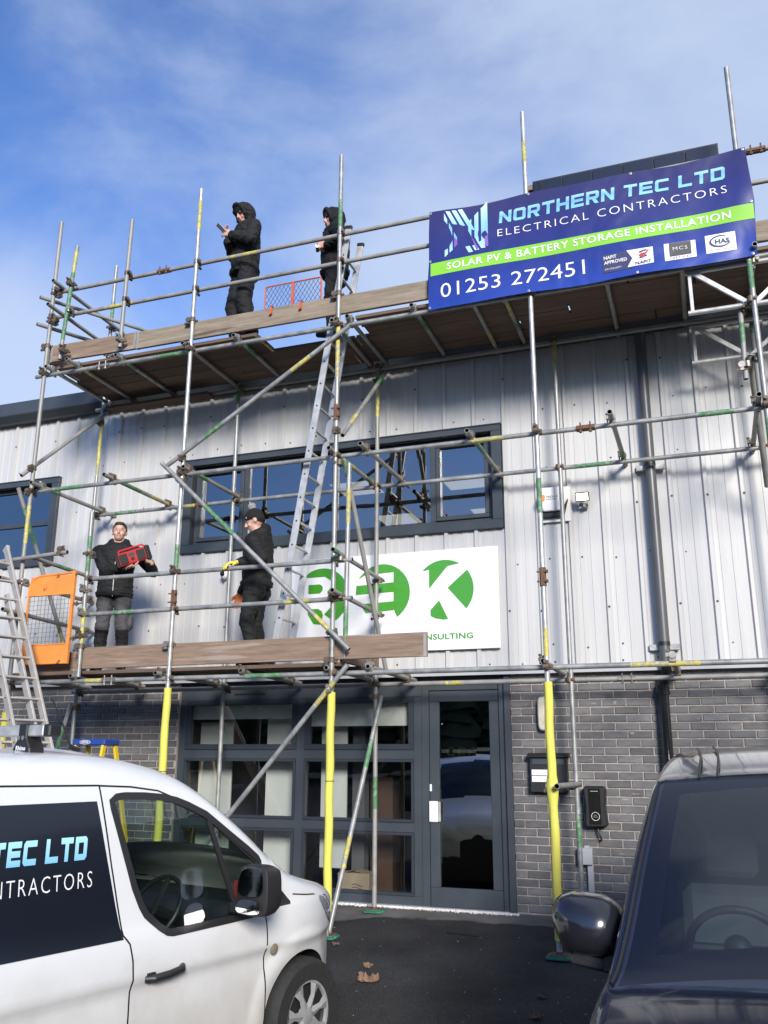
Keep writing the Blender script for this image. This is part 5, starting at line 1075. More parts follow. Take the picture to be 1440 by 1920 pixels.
F.hand((rc.x + .075, rc.y - .045, rc.z - .115), (-.9, .25, .1), (0, .9, -.3), (0, .2, 1), .40, 'skin', 1.0); F.hand((rc.x - .19, rc.y + .005, rc.z - .05), (.55, .35, .55), (-.3, .3, .8), (.45, -.8, .1), .45, 'skin', 1.0)
F.head((0, .02, sz + .215), yaw=.06, pitch=.02, beard=True)
m_ = dict(BL); m_.update(trouser='trouser_grey', trouser2='trouser_grey', knee='trouser')
pr = F.build('person', 'bareheaded person in black jacket and grey work trousers holding a red radio', m_, voxel=.0065, seed=1)
q = MB(); c = Vector((-6.36, -.93, 2.386)) + F.f * .137
for k in range(1): q.tube([c + Vector((0, 0, .86)) + F.f * .012, c + Vector((0, 0, 1.18)) + F.f * .02, c + Vector((0, 0, 1.42)) - F.f * .02], .0035, 5)
q.build('zip', 'zip', pr)
# radio
rad_ = empty('radio', (-6.04, -1.08, 3.685), 'red and black rugged site radio held by the bareheaded person', 'radio'); M_ = Matrix((-F.r, F.f, Vector((0, 0, 1)))).transposed() @ Euler((rad(-14), rad(-19), rad(4))).to_matrix()
def rb(name, boxes, m, bev=.008):
    q = MB()
    for a, b in boxes: cc_ = (Vector(a) + Vector(b)) / 2; h_ = (Vector(b) - Vector(a)) / 2; q.obox(Vector((-6.04, -1.08, 3.685)) + M_ @ cc_, M_ @ Vector((h_.x, 0, 0)), M_ @ Vector((0, h_.y, 0)), M_ @ Vector((0, 0, h_.z)))
    return q.build(name, m, rad_, bevel=bev)
mat('radio_red', (.48, .025, .03), .4)
rb('body', [((-.165, -.06, -.075), (.165, .06, .075))], 'radio_red', .014); rb('end_cap', [((-.195, -.07, -.085), (-.150, .07, .085))], 'black', .012); rb('end_cap', [((.150, -.07, -.085), (.195, .07, .085))], 'black', .012)
rb('speaker', [((-.145, .0585, -.058), (-.052, .0665, .058))], 'black', .006); rb('speaker', [((.052, .0585, -.058), (.145, .0665, .058))], 'black', .006); rb('display', [((-.035, .06, .012), (.035, .064, .052))], 'anthracite', .002)
for (x, z, r_) in ((.0, -.018, .020), (-.034, -.008, .008), (-.034, -.035, .008), (.034, -.008, .008), (.034, -.035, .008)):
    q = MB(); ctr = Vector((-6.04, -1.08, 3.685)); q.tube([ctr + M_ @ Vector((x, .058, z)), ctr + M_ @ Vector((x, .070, z))], r_, 14); q.build('dial' if r_ > .01 else 'button', 'black' if r_ > .01 else 'red_print', rad_)
q = MB(); q.tube([ctr + M_ @ Vector((-.15, 0, .08)), ctr + M_ @ Vector((-.13, 0, .105)), ctr + M_ @ Vector((.13, 0, .105)), ctr + M_ @ Vector((.15, 0, .08))], .011, 8); q.build('carry_handle', 'radio_red', rad_)
# ---- person with gloves and bobble hat, lower deck, side on
F = Figure((-4.53, -.93, 2.386), (-.985, -.17)); hz, sz = .90, 1.40
legs(F, hz, [(.095, .03, .49), (-.10, .06, .49)], [(.10, -.09, .08), (-.10, -.05, .08)], r=(.102, .076, .062)); torso(F, hz + .06, sz, -.005, fat=1.28, wide=1.05, hem=.0)
for k in (-1, 1): F.ell('hood', (k * .05, -.06, sz + .075), (.075, .075, .060)); F.cap('hood', (k * .08, .0, sz + .075), .036, (k * .03, .085, sz + .05), .030)
hl = F.L((-4.585, -1.385, 3.412)); F.arm((-.205, -.005, sz - .035), (hl.x + .05, hl.y - .055, hl.z + .045), (-.1, -.8, -.5), r=(.072, .060, .046)); F.hand((hl.x + .045, hl.y - .045, hl.z + .042), (-.72, .65, -.1), (-.4, -.5, 0), (-.2, .1, -1), .55, 'glove', 1.12, lab2='glove')
h2 = F.L((-4.80, -.80, 3.20)); F.arm((.205, -.005, sz - .035), (h2.x, h2.y - .01, h2.z + .05), (.3, -.8, 0), r=(.070, .058, .046)); F.hand((h2.x, h2.y, h2.z + .04), (0, .12, -1), (-.2, .9, .1), (-1, .1, 0), .30, 'glove2', 1.10)
F.head((0, .055, sz + .225), yaw=.18, pitch=.38, hat=True, hair=False); F.ell('hood', (0, -.075, sz + .12), (.085, .06, .07))
p4 = F.build('person', 'person in a dark bobble hat and work gloves holding the lower guard rail', BL, seed=2, wrinkle=.010)
# ---- person on the phone, top deck, hood up
F = Figure((-4.76, -1.13, 6.083), (-.62, -.78)); hz, sz = .96, 1.50
legs(F, hz, [(.125, .07, .52), (-.13, .04, .52)], [(.13, .0, .08), (-.16, -.06, .08)], r=(.108, .088, .080)); torso(F, hz + .04, sz, .0, fat=1.25, wide=1.20, hem=.02)
pocket(F, -.16, .0, .80, 'trouser2', (.03, .06, .10)); pocket(F, .16, .0, .46, 'trouser2', (.04, .07, .07)); pocket(F, .15, .02, .85, 'trouser2', (.03, .06, .08))
hp_ = F.L((-4.87, -1.40, 7.40)); F.arm((-.22, -.01, sz - .035), (hp_.x - .05, hp_.y - .05, hp_.z - .015), (-.9, -.5, -.7), r=(.080, .070, .050)); F.arm((.22, -.01, sz - .035), (hp_.x + .035, hp_.y - .04, hp_.z - .06), (.7, -.4, -1), r=(.080, .070, .050))
F.hand((hp_.x - .05, hp_.y - .045, hp_.z - .01), (.55, .65, .25), (0, -.2, .9), (.7, -.5, .1), .5); F.hand((hp_.x + .035, hp_.y - .035, hp_.z - .05), (-.1, .5, .85), (-.5, .3, .2), (-.6, -.4, .2), .5)
F.head((0, .04, sz + .21), yaw=.22, pitch=.42, hood=True, hair=False); F.ell('hood', (0, -.02, sz + .09), (.10, .09, .08))
m_ = dict(BL); m_.update(jacket='jacket_worn', hood='jacket'); m_['hood'] = 'jacket_worn'
p1 = F.build('person', 'hooded person in paint flecked black workwear looking down at a phone', m_, seed=3, wrinkle=.011)
ph = empty('phone', (-5.045, -1.435, 7.60), 'mobile phone held by the hooded person on the top deck', 'phone'); u_ = (F.f * .80 + Vector((0, 0, .6))).normalized(); s_v = F.r; n_v = u_.cross(s_v); pc = Vector(F.pos) + F.W((hp_.x, hp_.y + .06, hp_.z + .055))
ph.location = pc; WL[ph.name] = pc.copy(); q = MB(); q.obox(pc, u_ * .078, s_v * .037, n_v * .0045); q.build('case', 'grey_plastic', ph, bevel=.003); q = MB(); sg_ = 1 if (n_v.dot(F.f) < 0) else -1; q.obox(pc + n_v * .0051 * sg_, u_ * .072, s_v * .033, n_v * .0004); q.build('screen', 'black_gloss', ph)
# ---- person by the ladder, top deck, hood up
F = Figure((-3.72, -.84, 6.083), (-.93, -.36)); hz, sz = .90, 1.40
legs(F, hz, [(.095, .05, .49), (-.10, .04, .49)], [(.10, -.02, .08), (-.11, .0, .08)], r=(.100, .076, .066)); torso(F, hz + .04, sz, .0, fat=1.28, wide=1.16, hem=.0); pocket(F, -.165, .0, .76, 'trouser2', (.03, .07, .10))
hp_ = F.L((-3.79, -1.08, 7.215)); F.arm((-.2, 0, sz - .035), (hp_.x - .03, hp_.y - .07, hp_.z + .0), (-.8, -.5, -.8), r=(.078, .068, .048)); F.arm((.2, 0, sz - .035), (hp_.x + .06, hp_.y - .06, hp_.z - .01), (.9, -.4, -.8), r=(.078, .068, .048))
F.hand((hp_.x - .03, hp_.y - .06, hp_.z), (.35, .9, .05), (0, 0, 1), (.9, -.3, 0), .6); F.hand((hp_.x + .06, hp_.y - .05, hp_.z - .01), (-.4, .85, .05), (0, 0, 1), (-.9, -.3, 0), .6)
F.head((0, .035, sz + .21), yaw=.30, pitch=.10, hood=True, hair=False); F.ell('hood', (0, -.02, sz + .09), (.10, .09, .08))
p2 = F.build('person', 'hooded person in black standing behind the ladder top and guard rail', BL, seed=4, wrinkle=.010)
cu = empty('small_tool', Vector(F.pos) + F.W((hp_.x, hp_.y + .05, hp_.z - .03)), 'small dark tool in the hands of the person behind the ladder', 'tool'); c = WL[cu.name]; q = MB(); q.tube([c - F.r * .045, c + F.r * .05], .020, 12); q.build('body', 'anthracite', cu); q = MB(); q.tube([c - F.r * .05, c - F.r * .046], .022, 12); q.tube([c + F.r * .05, c + F.r * .056], .022, 12); q.build('end_ring', 'alu', cu)
# ================================================================== VEHICLES
def van_paint():
    m = bpy.data.materials.new('van_white'); m.use_nodes = True; t = m.node_tree; N = t.nodes; L = t.links.new; b = N['Principled BSDF']
    b.inputs['Roughness'].default_value = .28; b.inputs['Coat Weight'].default_value = .5; b.inputs['Coat Roughness'].default_value = .08
    tcn = N.new('ShaderNodeTexCoord'); sp = N.new('ShaderNodeSeparateXYZ'); L(tcn.outputs['Object'], sp.inputs[0])
    nz = N.new('ShaderNodeTexNoise'); nz.inputs['Scale'].default_value = 2.2; nz.inputs['Detail'].default_value = 7; nz.inputs['Roughness'].default_value = .65; L(tcn.outputs['Object'], nz.inputs['Vector'])
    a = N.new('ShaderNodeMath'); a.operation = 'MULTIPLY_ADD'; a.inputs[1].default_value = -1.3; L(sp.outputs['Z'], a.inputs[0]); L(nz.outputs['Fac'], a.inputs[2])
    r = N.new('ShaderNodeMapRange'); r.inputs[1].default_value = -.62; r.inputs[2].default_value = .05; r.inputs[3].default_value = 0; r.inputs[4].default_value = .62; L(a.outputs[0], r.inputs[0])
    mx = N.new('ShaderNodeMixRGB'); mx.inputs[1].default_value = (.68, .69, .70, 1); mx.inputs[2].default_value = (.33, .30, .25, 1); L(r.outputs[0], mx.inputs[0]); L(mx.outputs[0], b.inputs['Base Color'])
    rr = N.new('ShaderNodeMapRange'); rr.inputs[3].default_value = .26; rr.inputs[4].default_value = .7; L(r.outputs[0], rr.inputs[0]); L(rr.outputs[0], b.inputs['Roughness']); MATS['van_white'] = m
van_paint()
mat('car_navy', (.010, .014, .035), .22, .35, coat=1.0, var=.1, vscale=4); mat('car_trim', (.02, .02, .022), .45); mat('mirror_grey', (.018, .019, .025), .22, .3, coat=.8); mat('mirror_glass', (.75, .76, .78), .03, 1.0); mat('rubber', (.018, .018, .018), .8, var=.3, vscale=30, bump=.15, bscale=80); mat('hubcap', (.30, .305, .31), .38, .15, var=.15, vscale=12); mat('vinyl_dark', (.008, .010, .018), .28, coat=.3); mat('lamp_clear', (.35, .37, .40), .12, .4, coat=1.0); mat('seat_dark', (.02, .021, .024), .8); mat('amber_dirty', (.20, .17, .12), .5); mat('belt_tan', (.22, .20, .10), .7)
gradmat('van_cyan', [(0, (.20, .50, .78)), (1, (.42, .78, .88))], 2, 1.34, 1.46)
glassmat('car_glass', (.68, .78, .74), refl=1.0, base=.04); glassmat('screen_glass', (.55, .64, .68), refl=1.2, base=.06)
mat('frit', (.008, .010, .018), .14, spec=.4, coat=.15); mat('side_glass', (.012, .014, .018), .03, coat=1.0)
def interp(tab):
    xs_, ys_ = [a for a, _ in tab], [b for _, b in tab]
    # smooth (Catmull-Rom like) interpolation through the table
    def f(x):
        if x <= xs_[0]: return ys_[0]
        if x >= xs_[-1]: return ys_[-1]
        i = max(j for j in range(len(xs_)) if xs_[j] <= x); i = min(i, len(xs_) - 2); h = xs_[i + 1] - xs_[i]; t = (x - xs_[i]) / h
        def sl(k):
            if k == 0: return (ys_[1] - ys_[0]) / (xs_[1] - xs_[0])
            if k == len(xs_) - 1: return (ys_[-1] - ys_[-2]) / (xs_[-1] - xs_[-2])
            a = (ys_[k] - ys_[k - 1]) / (xs_[k] - xs_[k - 1]); b = (ys_[k + 1] - ys_[k]) / (xs_[k + 1] - xs_[k]); return 0 if a * b <= 0 else 2 * a * b / (a + b)
        m0, m1 = sl(i) * h, sl(i + 1) * h
        return ys_[i] * (2 * t ** 3 - 3 * t * t + 1) + m0 * (t ** 3 - 2 * t * t + t) + ys_[i + 1] * (3 * t * t - 2 * t ** 3) + m1 * (t ** 3 - t * t)
    return f
def seg_dist(p, a, b):
    ax, ay = a; bx, by_ = b; dx, dy = bx - ax, by_ - ay; L2 = dx * dx + dy * dy; t = max(0, min(1, ((p[0] - ax) * dx + (p[1] - ay) * dy) / L2)) if L2 else 0; q = (ax + t * dx, ay + t * dy)
    return math.hypot(p[0] - q[0], p[1] - q[1]), q
def in_poly(p, poly):
    c = False; n = len(poly); j = n - 1
    for i in range(n):
        if (poly[i][1] > p[1]) != (poly[j][1] > p[1]) and p[0] < (poly[j][0] - poly[i][0]) * (p[1] - poly[i][1]) / (poly[j][1] - poly[i][1]) + poly[i][0]: c = not c
        j = i
    return c
def resample(poly, d=.02, closed=True):
    P = []; n = len(poly)
    for i in range(n if closed else n - 1):
        a, b = poly[i], poly[(i + 1) % n]; k = max(1, int(math.hypot(b[0] - a[0], b[1] - a[1]) / d))
        P += [(a[0] + (b[0] - a[0]) * j / k, a[1] + (b[1] - a[1]) * j / k) for j in range(k)]
    if not closed: P.append(poly[-1])
    return P
def rounded(poly, k=2):
    for _ in range(k):
        Q = []; n = len(poly)
        for i in range(n): a, b = poly[i], poly[(i + 1) % n]; Q += [(a[0] * .75 + b[0] * .25, a[1] * .75 + b[1] * .25), (a[0] * .25 + b[0] * .75, a[1] * .25 + b[1] * .75)]
        poly = Q
    return poly
class Loft:
    """vehicle body: side rows, shoulder, crown at stations along x; y = +-hw(x,z)"""
    def __init__(s, xs, z0, zs, zt, hw, ri, crown, rows=46, sh=7, cr=9):
        s.hw = hw; s.xs = xs; s.ring = []; s.kind = []
        for x in xs:
            a, b = zs(x), zt(x); R = []
            for j in range(rows + 1): z = z0(x) + (a - z0(x)) * j / rows; R.append((x, hw(x, z), z))
            w = hw(x, a); r_ = min(ri(x), w * .8)
            for j in range(1, sh + 1): t = PI / 2 * j / sh; R.append((x, w - r_ * (1 - math.cos(t)), a + (b - a) * math.sin(t)))
            yt = w - r_
            for j in range(1, cr + 1): y = yt * (1 - j / cr); R.append((x, y, b + crown(x) * (1 - (y / yt) ** 2) if yt > 1e-6 else b))
            s.ring.append(R)
        s.n = len(s.ring[0]); s.rows, s.sh, s.cr = rows, sh, cr
    def faces(s):
        """yield (section, centre, quad corner coordinates) for the right side (y<0) then the left"""
        for sg_ in (-1, 1):
            for i in range(len(s.xs) - 1):
                for j in range(s.n - 1):
                    q = [s.ring[i][j], s.ring[i + 1][j], s.ring[i + 1][j + 1], s.ring[i][j + 1]]; q = [(x, sg_ * y, z) for x, y, z in q]
                    if sg_ > 0: q = q[::-1]
                    sec = 'side' if j < s.rows else ('shoulder' if j < s.rows + s.sh else 'crown'); yield sec, sg_, [sum(v[k] for v in q) / 4 for k in range(3)], q, i, j
def weld(mb_, dist=1e-4): return mb_
def holes_side(L, polys_):
    """drop side faces whose centre is in a polygon, pull the rim onto the outline"""
    keep = []
    for sec, sg_, c, q, i, j in L.faces():
        if sec != 'crown' and any(in_poly((c[0], c[2]), P) for P in polys_): continue
        keep.append((sec, sg_, c, q, i, j))
    return keep
def snap_rim(me, polys_, hw, tol=.035):
    bm = bmesh.new(); bm.from_mesh(me); bmesh.ops.remove_doubles(bm, verts=bm.verts, dist=1e-4)
    for v in bm.verts:
        if not any(len(e.link_faces) == 1 for e in v.link_edges): continue
        p = (v.co.x, v.co.z); best = (tol, None)
        for P in polys_:
            for k in range(len(P)):
                d, q = seg_dist(p, P[k], P[(k + 1) % len(P)])
                if d < best[0]: best = (d, q)
        if best[1]: sg_ = -1 if v.co.y < 0 else 1; v.co = (best[1][0], sg_ * hw(*best[1]), best[1][1])
    bmesh.ops.recalc_face_normals(bm, faces=bm.faces); bm.to_mesh(me); bm.free()
def surf_patch(mb_, poly, hw, off, sg_=-1, mi=0, rings=5):
    """closed outline in (x,z) filled on the body surface, star-shaped about its middle"""
    P = resample(poly, .03); n = len(P); cx = sum(p[0] for p in P) / n; cz = sum(p[1] for p in P) / n; vs = [(cx, sg_ * (hw(cx, cz) + off), cz)]; fs = []
    for r in range(1, rings + 1):
        for (x, z) in P: X, Z = cx + (x - cx) * r / rings, cz + (z - cz) * r / rings; vs.append((X, sg_ * (hw(X, Z) + off), Z))
    for k in range(n): fs.append((0, 1 + k, 1 + (k + 1) % n))
    for r in range(rings - 1):
        o = 1 + r * n
        for k in range(n): fs.append((o + k, o + (k + 1) % n, o + n + (k + 1) % n, o + n + k))
    mb_.add(vs, fs, mi, True)
def surf_band(mb_, path, hw, w, off, sg_=-1, closed=True, mi=0, inward=0.0):
    """raised strip along an outline on the body surface"""
    P = resample(path, .025, closed); n = len(P); vs = []; fs = []
    for k in range(n):
        a, b = P[(k - 1) % n if closed else max(0, k - 1)], P[(k + 1) % n if closed else min(n - 1, k + 1)]; dx, dz = b[0] - a[0], b[1] - a[1]; l = math.hypot(dx, dz) or 1; nx, nz_ = -dz / l, dx / l
        for t in (-.5, .5): X, Z = P[k][0] + nx * w * (t + inward), P[k][1] + nz_ * w * (t + inward); vs.append((X, sg_ * (hw(X, Z) + off), Z)); vs.append((X, sg_ * (hw(X, Z) - .012), Z))
    for k in range(n if closed else n - 1):
        a, b = 4 * k, 4 * ((k + 1) % n); fs += [(a, a + 2, b + 2, b), (a + 1, a, b, b + 1), (a + 2, a + 3, b + 3, b + 2)]
    mb_.add(vs, fs, mi, False)
def wheel(parent, name, x, y, r, w, out, spokes=7):
    """out = +-1 side that shows"""
    e = empty(name, (0, 0, 0)); e.parent = parent; e.location = (x, y, r)
    q = MB(); q.lathe([(r * .62, -w / 2), (r * .90, -w / 2), (r * .985, -w * .36), (r, -w * .2), (r, w * .2), (r * .985, w * .36), (r * .90, w / 2), (r * .64, w / 2), (r * .60, w * .40), (r * .60, -w * .40), (r * .62, -w / 2)], (0, 0, 0), 'y', 40, caps=False); q.build('tyre', 'rubber', e, local=True)
    q = MB(); yo = out * w * .42; q.lathe([(r * .63, yo), (r * .60, yo + out * .008), (r * .57, yo - out * .004), (r * .54, yo - out * .03), (0, yo - out * .035)], (0, 0, 0), 'y', 40, caps=False); q.build('rim', 'car_trim', e, local=True)
    q = MB(); rc_ = r * .15; q.lathe([(rc_ * 1.3, yo - out * .02), (rc_ * 1.2, yo + out * .004), (rc_ * .6, yo + out * .012), (0, yo + out * .013)], (0, 0, 0), 'y', 24)
    q.lathe([(r * .625, yo), (r * .62, yo + out * .010), (r * .575, yo + out * .008), (r * .56, yo - out * .01)], (0, 0, 0), 'y', 40, caps=False)
    for k in range(spokes):
        a = 2 * PI * k / spokes + .3; ca, sa = math.cos(a), math.sin(a)
        def pt(rr_, tw, dy): return (rr_ * math.cos(a + tw), yo + out * dy, rr_ * math.sin(a + tw))
        q.add([pt(rc_, -.75, .0), pt(r * .38, -.16, .006), pt(r * .575, -.24, .006), pt(r * .575, .24, .006), pt(r * .38, .16, .006), pt(rc_, .75, .0), pt(r * .36, 0, .022), pt(r * .57, 0, .014), pt(rc_, 0, .012)], [(0, 1, 6, 8), (1, 2, 7, 6), (6, 7, 3, 4), (8, 6, 4, 5)])
    q.build('hubcap', 'hubcap', e, local=True, sharp=25); return e
# ------------------------------------------------------------------ white van
AZ = rad(14.466); dv = Vector((math.sin(AZ), math.cos(AZ), 0)); nv_ = Vector((math.cos(AZ), -math.sin(AZ), 0))
pos = Vector((0, -9.41, -.337)) + dv * 3.4 - nv_ * (3.75 + .915)
van = empty('van', pos, 'white panel van with a dark lettered side panel parked at the lower left', 'van', rz=math.atan2(dv.y, dv.x))
v_zt = interp([(-2.25, 1.60), (-2.18, 1.74), (-2.05, 1.80), (-1.5, 1.835), (-.8, 1.845), (-.43, 1.843), (-.15, 1.825), (.02, 1.797), (.22, 1.750), (.43, 1.660), (.66, 1.518), (.85, 1.386), (1.055, 1.232), (1.17, 1.155), (1.30, 1.105), (1.5, 1.055), (1.7, 1.01), (1.85, .955), (1.95, .89), (2.02, .80), (2.05, .74)])
v_dz = interp([(-2.3, .16), (.9, .145), (1.06, .13), (1.3, .10), (1.8, .08), (2.05, .05)])
def v_zs(x): return v_zt(x) - v_dz(x)
v_in = interp([(.18, .055), (.30, .030), (.45, .030), (.60, .026), (.70, .027), (.735, .016), (.765, .0), (.85, .0), (.955, .008), (1.0, .022), (1.3, .052), (1.6, .088), (1.75, .12), (1.9, .16)])
def v_hw(x, z):
    i = v_in(z)
    if x > 1.15: i += .75 * (1 - math.sqrt(max(0, 1 - ((x - 1.15) / .905) ** 2)))
    if x < -2.0: i += .06 * ((-2.0 - x) / .25) ** 2
    dxa = math.hypot(x - 1.287, z - .32)                          # flared arch
    if .34 < dxa < .50 and z > .2: i -= .014 * math.sin((dxa - .34) / .16 * PI) * (1 if x < 1.5 else max(0, 1 - (x - 1.5) / .15))
    return max(.02, .915 - i)
xs_ = [-2.25, -2.22, -2.18, -2.12, -2.05] + [-2.0 + .04 * k for k in range(44)] + [-.24 + .02 * k for k in range(0, 103)] + [1.83 + .012 * k for k in range(1, 18)] + [2.045]
vl = Loft(xs_, lambda x: .20 if x < 1.5 else .20 + .02 * (x - 1.5), v_zs, v_zt, v_hw, lambda x: .20 if x < 1.0 else .16, lambda x: .03 if x < -.2 else (.05 if x < 1.1 else .06), rows=52)
WIN = [(-.225, 1.605), (-.20, 1.618), (-.15, 1.622), (-.02, 1.618), (.108, 1.606), (.20, 1.588), (.284, 1.561), (.419, 1.507), (.599, 1.393), (.753, 1.298), (.83, 1.245), (.845, 1.225), (.852, .985), (.84, .968), (.639, .962), (.165, .955), (.13, .962), (.087, .988), (.0, 1.056), (-.030, 1.10), (-.076, 1.19), (-.135, 1.352)]
DIV = [(.445, 1.485), (.55, 1.24), (.668, .972)]
ARCH = [(1.287 + .375 * math.cos(rad(a)), .31 + .375 * math.sin(rad(a))) for a in range(-25, 206, 5)]
ARCHR = [(-1.37 + .375 * math.cos(rad(a)), .31 + .375 * math.sin(rad(a))) for a in range(-25, 206, 5)]
HP = [WIN, ARCH, ARCHR]
body, black_ = MB(), MB(); scr = MB()
for sec, sg_, c, q, i, j in holes_side(vl, HP):
    x, y, z = c
    if sec in ('crown',) and .24 < x < 1.06: scr.add(q, [(0, 1, 2, 3)], 0, True)
    elif (x > 1.50 and z < .52) or z < .235 + (.05 if x > 1.6 else 0): black_.add(q, [(0, 1, 2, 3)], 0, True)
    else: body.add(q, [(0, 1, 2, 3)], 0, True)
for L_, e in ((body, vl.ring[0]), (black_, vl.ring[-1])): L_.add([(x, -y, z) for x, y, z in e] + [(x, y, z) for x, y, z in e[::-1][1:]], [tuple(range(2 * len(e) - 1))])
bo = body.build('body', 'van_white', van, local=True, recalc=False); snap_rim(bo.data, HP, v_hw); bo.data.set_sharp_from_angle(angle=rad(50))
bo2 = black_.build('bumper', 'car_trim', van, local=True, recalc=False); snap_rim(bo2.data, [ARCH, ARCHR], v_hw)
scr.build('windscreen', 'car_glass', van, local=True)
for sg_, nm in ((-1, 'window_trim'), (1, 'window_trim')):
    q = MB(); surf_band(q, WIN, v_hw, .036, .004, sg_, True, 0, .30); surf_band(q, DIV, v_hw, .030, .003, sg_, False); q.build(nm, 'car_trim', van, local=True, recalc=False)
    q = MB(); surf_patch(q, WIN, v_hw, -.006, sg_); q.build('door_window', 'car_glass', van, local=True, recalc=False)
    q = MB(); surf_patch(q, [(.850, 1.232), (.875, 1.212), (1.118, .985), (1.115, .970), (.86, .966), (.850, .985)], v_hw, .004, sg_); q.build('mirror_base', 'car_trim', van, local=True, recalc=False)
    q = MB()
    for path in ([(-.311, 1.685), (-.295, 1.60), (-.235, 1.30), (-.160, .975), (-.120, .930), (-.098, .85), (-.084, .73), (-.082, .60), (-.078, .25)], [(.868, .965), (.892, .91), (.905, .80), (.905, .70), (.925, .42), (.92, .25)], [(-.311, 1.686), (-.11, 1.676), (.075, 1.652), (.276, 1.581), (.493, 1.457), (.677, 1.330), (.845, 1.215)], [(-2.0, 1.69), (-1.2, 1.70), (-.311, 1.687)]): surf_band(q, path, v_hw, .009, .0012, sg_, False)
    q.build('shut_line', 'dark_void', van, local=True, recalc=False)
    q = MB(); surf_patch(q, rounded([(1.42, .985), (1.55, .955), (1.665, .87), (1.71, .77), (1.62, .80), (1.52, .88)], 1), v_hw, .004, sg_); q.build('headlight', 'lamp_clear', van, local=True, recalc=False)
    q = MB(); surf_band(q, [(1.15, 1.02), (1.30, 1.0), (1.42, .99), (1.56, .965), (1.70, .88)], v_hw, .008, .0012, sg_, False); q.build('bonnet_line', 'dark_void', van, local=True, recalc=False)
    hn = MB(); hy_ = sg_ * (.915 + .028); hn.tube([(.0, sg_ * .905, .752), (.03, hy_, .755), (.12, hy_ + sg_ * .008, .760), (.21, hy_, .768), (.245, sg_ * .905, .772)], .019, 10); hn.box((.0, sg_ * .90, .735), (.045, sg_ * .930, .780)); hn.build('door_handle', 'car_trim', van, local=True)
    q = MB(); q.lathe([(.030, 0), (.030, sg_ * .008), (.020, sg_ * .012), (0, sg_ * .012)], (.967, sg_ * .912, .742), 'y', 18); q.build('indicator', 'amber_dirty', van, local=True)
    # arch lining
    q = MB(); A = [p for p in ARCH if p[1] > .2]
    for PP in (A, [(x - 2.657, z) for x, z in A]):
        for (a, b) in zip(PP[:-1], PP[1:]): ya, yb = sg_ * (v_hw(*a) - .005), sg_ * (v_hw(*b) - .005); q.add([(a[0], ya, a[1]), (b[0], yb, b[1]), (b[0], sg_ * .55, b[1]), (a[0], sg_ * .55, a[1])], [(0, 1, 2, 3)])
        q.add([(x, sg_ * .56, z) for x, z in PP], [tuple(range(len(PP)))])
    q.build('wheel_arch', 'dark_void', van, local=True, recalc=False)
# dark lettered panel on the right side (and its twin)
def vquad(x0, x1, z, n=14): return [(x0 + (x1 - x0) * k / n, z) for k in range(n + 1)]
for sg_ in (-1, 1):
    q = MB(); n = 16; m2 = 12; vs = []
    for j in range(m2 + 1):
        t = j / m2; z = .957 + (1.612 - .957) * t; xr = -.160 + (-.330 + .160) * t ** .9
        for i in range(n + 1): x = -1.95 + (xr + 1.95) * i / n; vs.append((x, sg_ * (v_hw(x, z) + .003), z))
    q.add(vs, [(j * (n + 1) + i, j * (n + 1) + i + 1, (j + 1) * (n + 1) + i + 1, (j + 1) * (n + 1) + i) for j in range(m2) for i in range(n)], 0, True); q.build('side_panel', 'vinyl_dark', van, local=True, recalc=False)
def van_text(name, m, vs, fs): q = MB(); q.add([(x, -(v_hw(x, z) + .0055), z) for x, z in vs], fs); q.build(name, m, van, local=True, recalc=False)

for L_ in block_letters('NORTHERN TEC LTD', -1.60, -.385, 1.345, 1.452, .27, .08): van_text('title_letter', 'van_cyan', *L_)
for L_ in islands(*fit_text('ELECTRICAL CONTRACTORS', -1.60, -.355, 1.218, 1.290, -.012, 1.25)): van_text('subtitle_letter', 'white_print', *L_)
# door mirrors
for sg_ in (-1, 1):
    mr_ = empty('door_mirror', (0, 0, 0)); mr_.parent = van; mr_.location = (.55, sg_ * 1.10, 1.12)
    q = MB(); P = rounded([(-.115, -.125), (.085, -.135), (.115, -.09), (.11, .10), (.075, .135), (-.075, .13), (-.11, .09)], 2); P = [(sg_ * a, b) for a, b in P]; n = len(P); vs = []; fs = []
    for (dx, sc_) in ((-.005, .94), (.0, 1.0), (.03, 1.03), (.09, .97), (.14, .82), (.17, .55), (.18, .1)): vs += [(dx, a * sc_, b * sc_) for a, b in P]
    for r in range(6): fs += [(r * n + k, r * n + (k + 1) % n, (r + 1) * n + (k + 1) % n, (r + 1) * n + k) for k in range(n)]
    q.add(vs, fs, 0, True); q.add(vs[:n], [tuple(range(n))]); q.build('housing', 'car_trim', mr_, local=True)
    for zz0, zz1, k_ in ((-.03, .115, 1), (-.118, -.045, .9)):
        q = MB(); P2 = rounded([(-.09, zz0), (.085 * k_, zz0), (.092 * k_, (zz0 + zz1) / 2), (.07 * k_, zz1), (-.07, zz1), (-.095, (zz0 + zz1) / 2)], 2); q.add([(-.0075 - .02 * b * 0, sg_ * a, b) for a, b in P2], [tuple(range(len(P2)))]); q.v = [(x - .10 * (zz - .0), y, zz) for x, y, zz in q.v] if False else [(x - .010 + .09 * zz, y, zz) for x, y, zz in q.v]; q.build('glass', 'mirror_glass', mr_, local=True)
    q = MB(); q.beam((.07, -sg_ * .06, -.10), (.12, -sg_ * .24, -.12), .10, .06); q.build('arm', 'car_trim', mr_, local=True, bevel=.01)
for (x, y, o) in ((1.287, -.83, -1), (1.287, .83, 1), (-1.37, -.83, -1), (-1.37, .83, 1)): wheel(van, 'wheel', x, y, .322, .205, o)
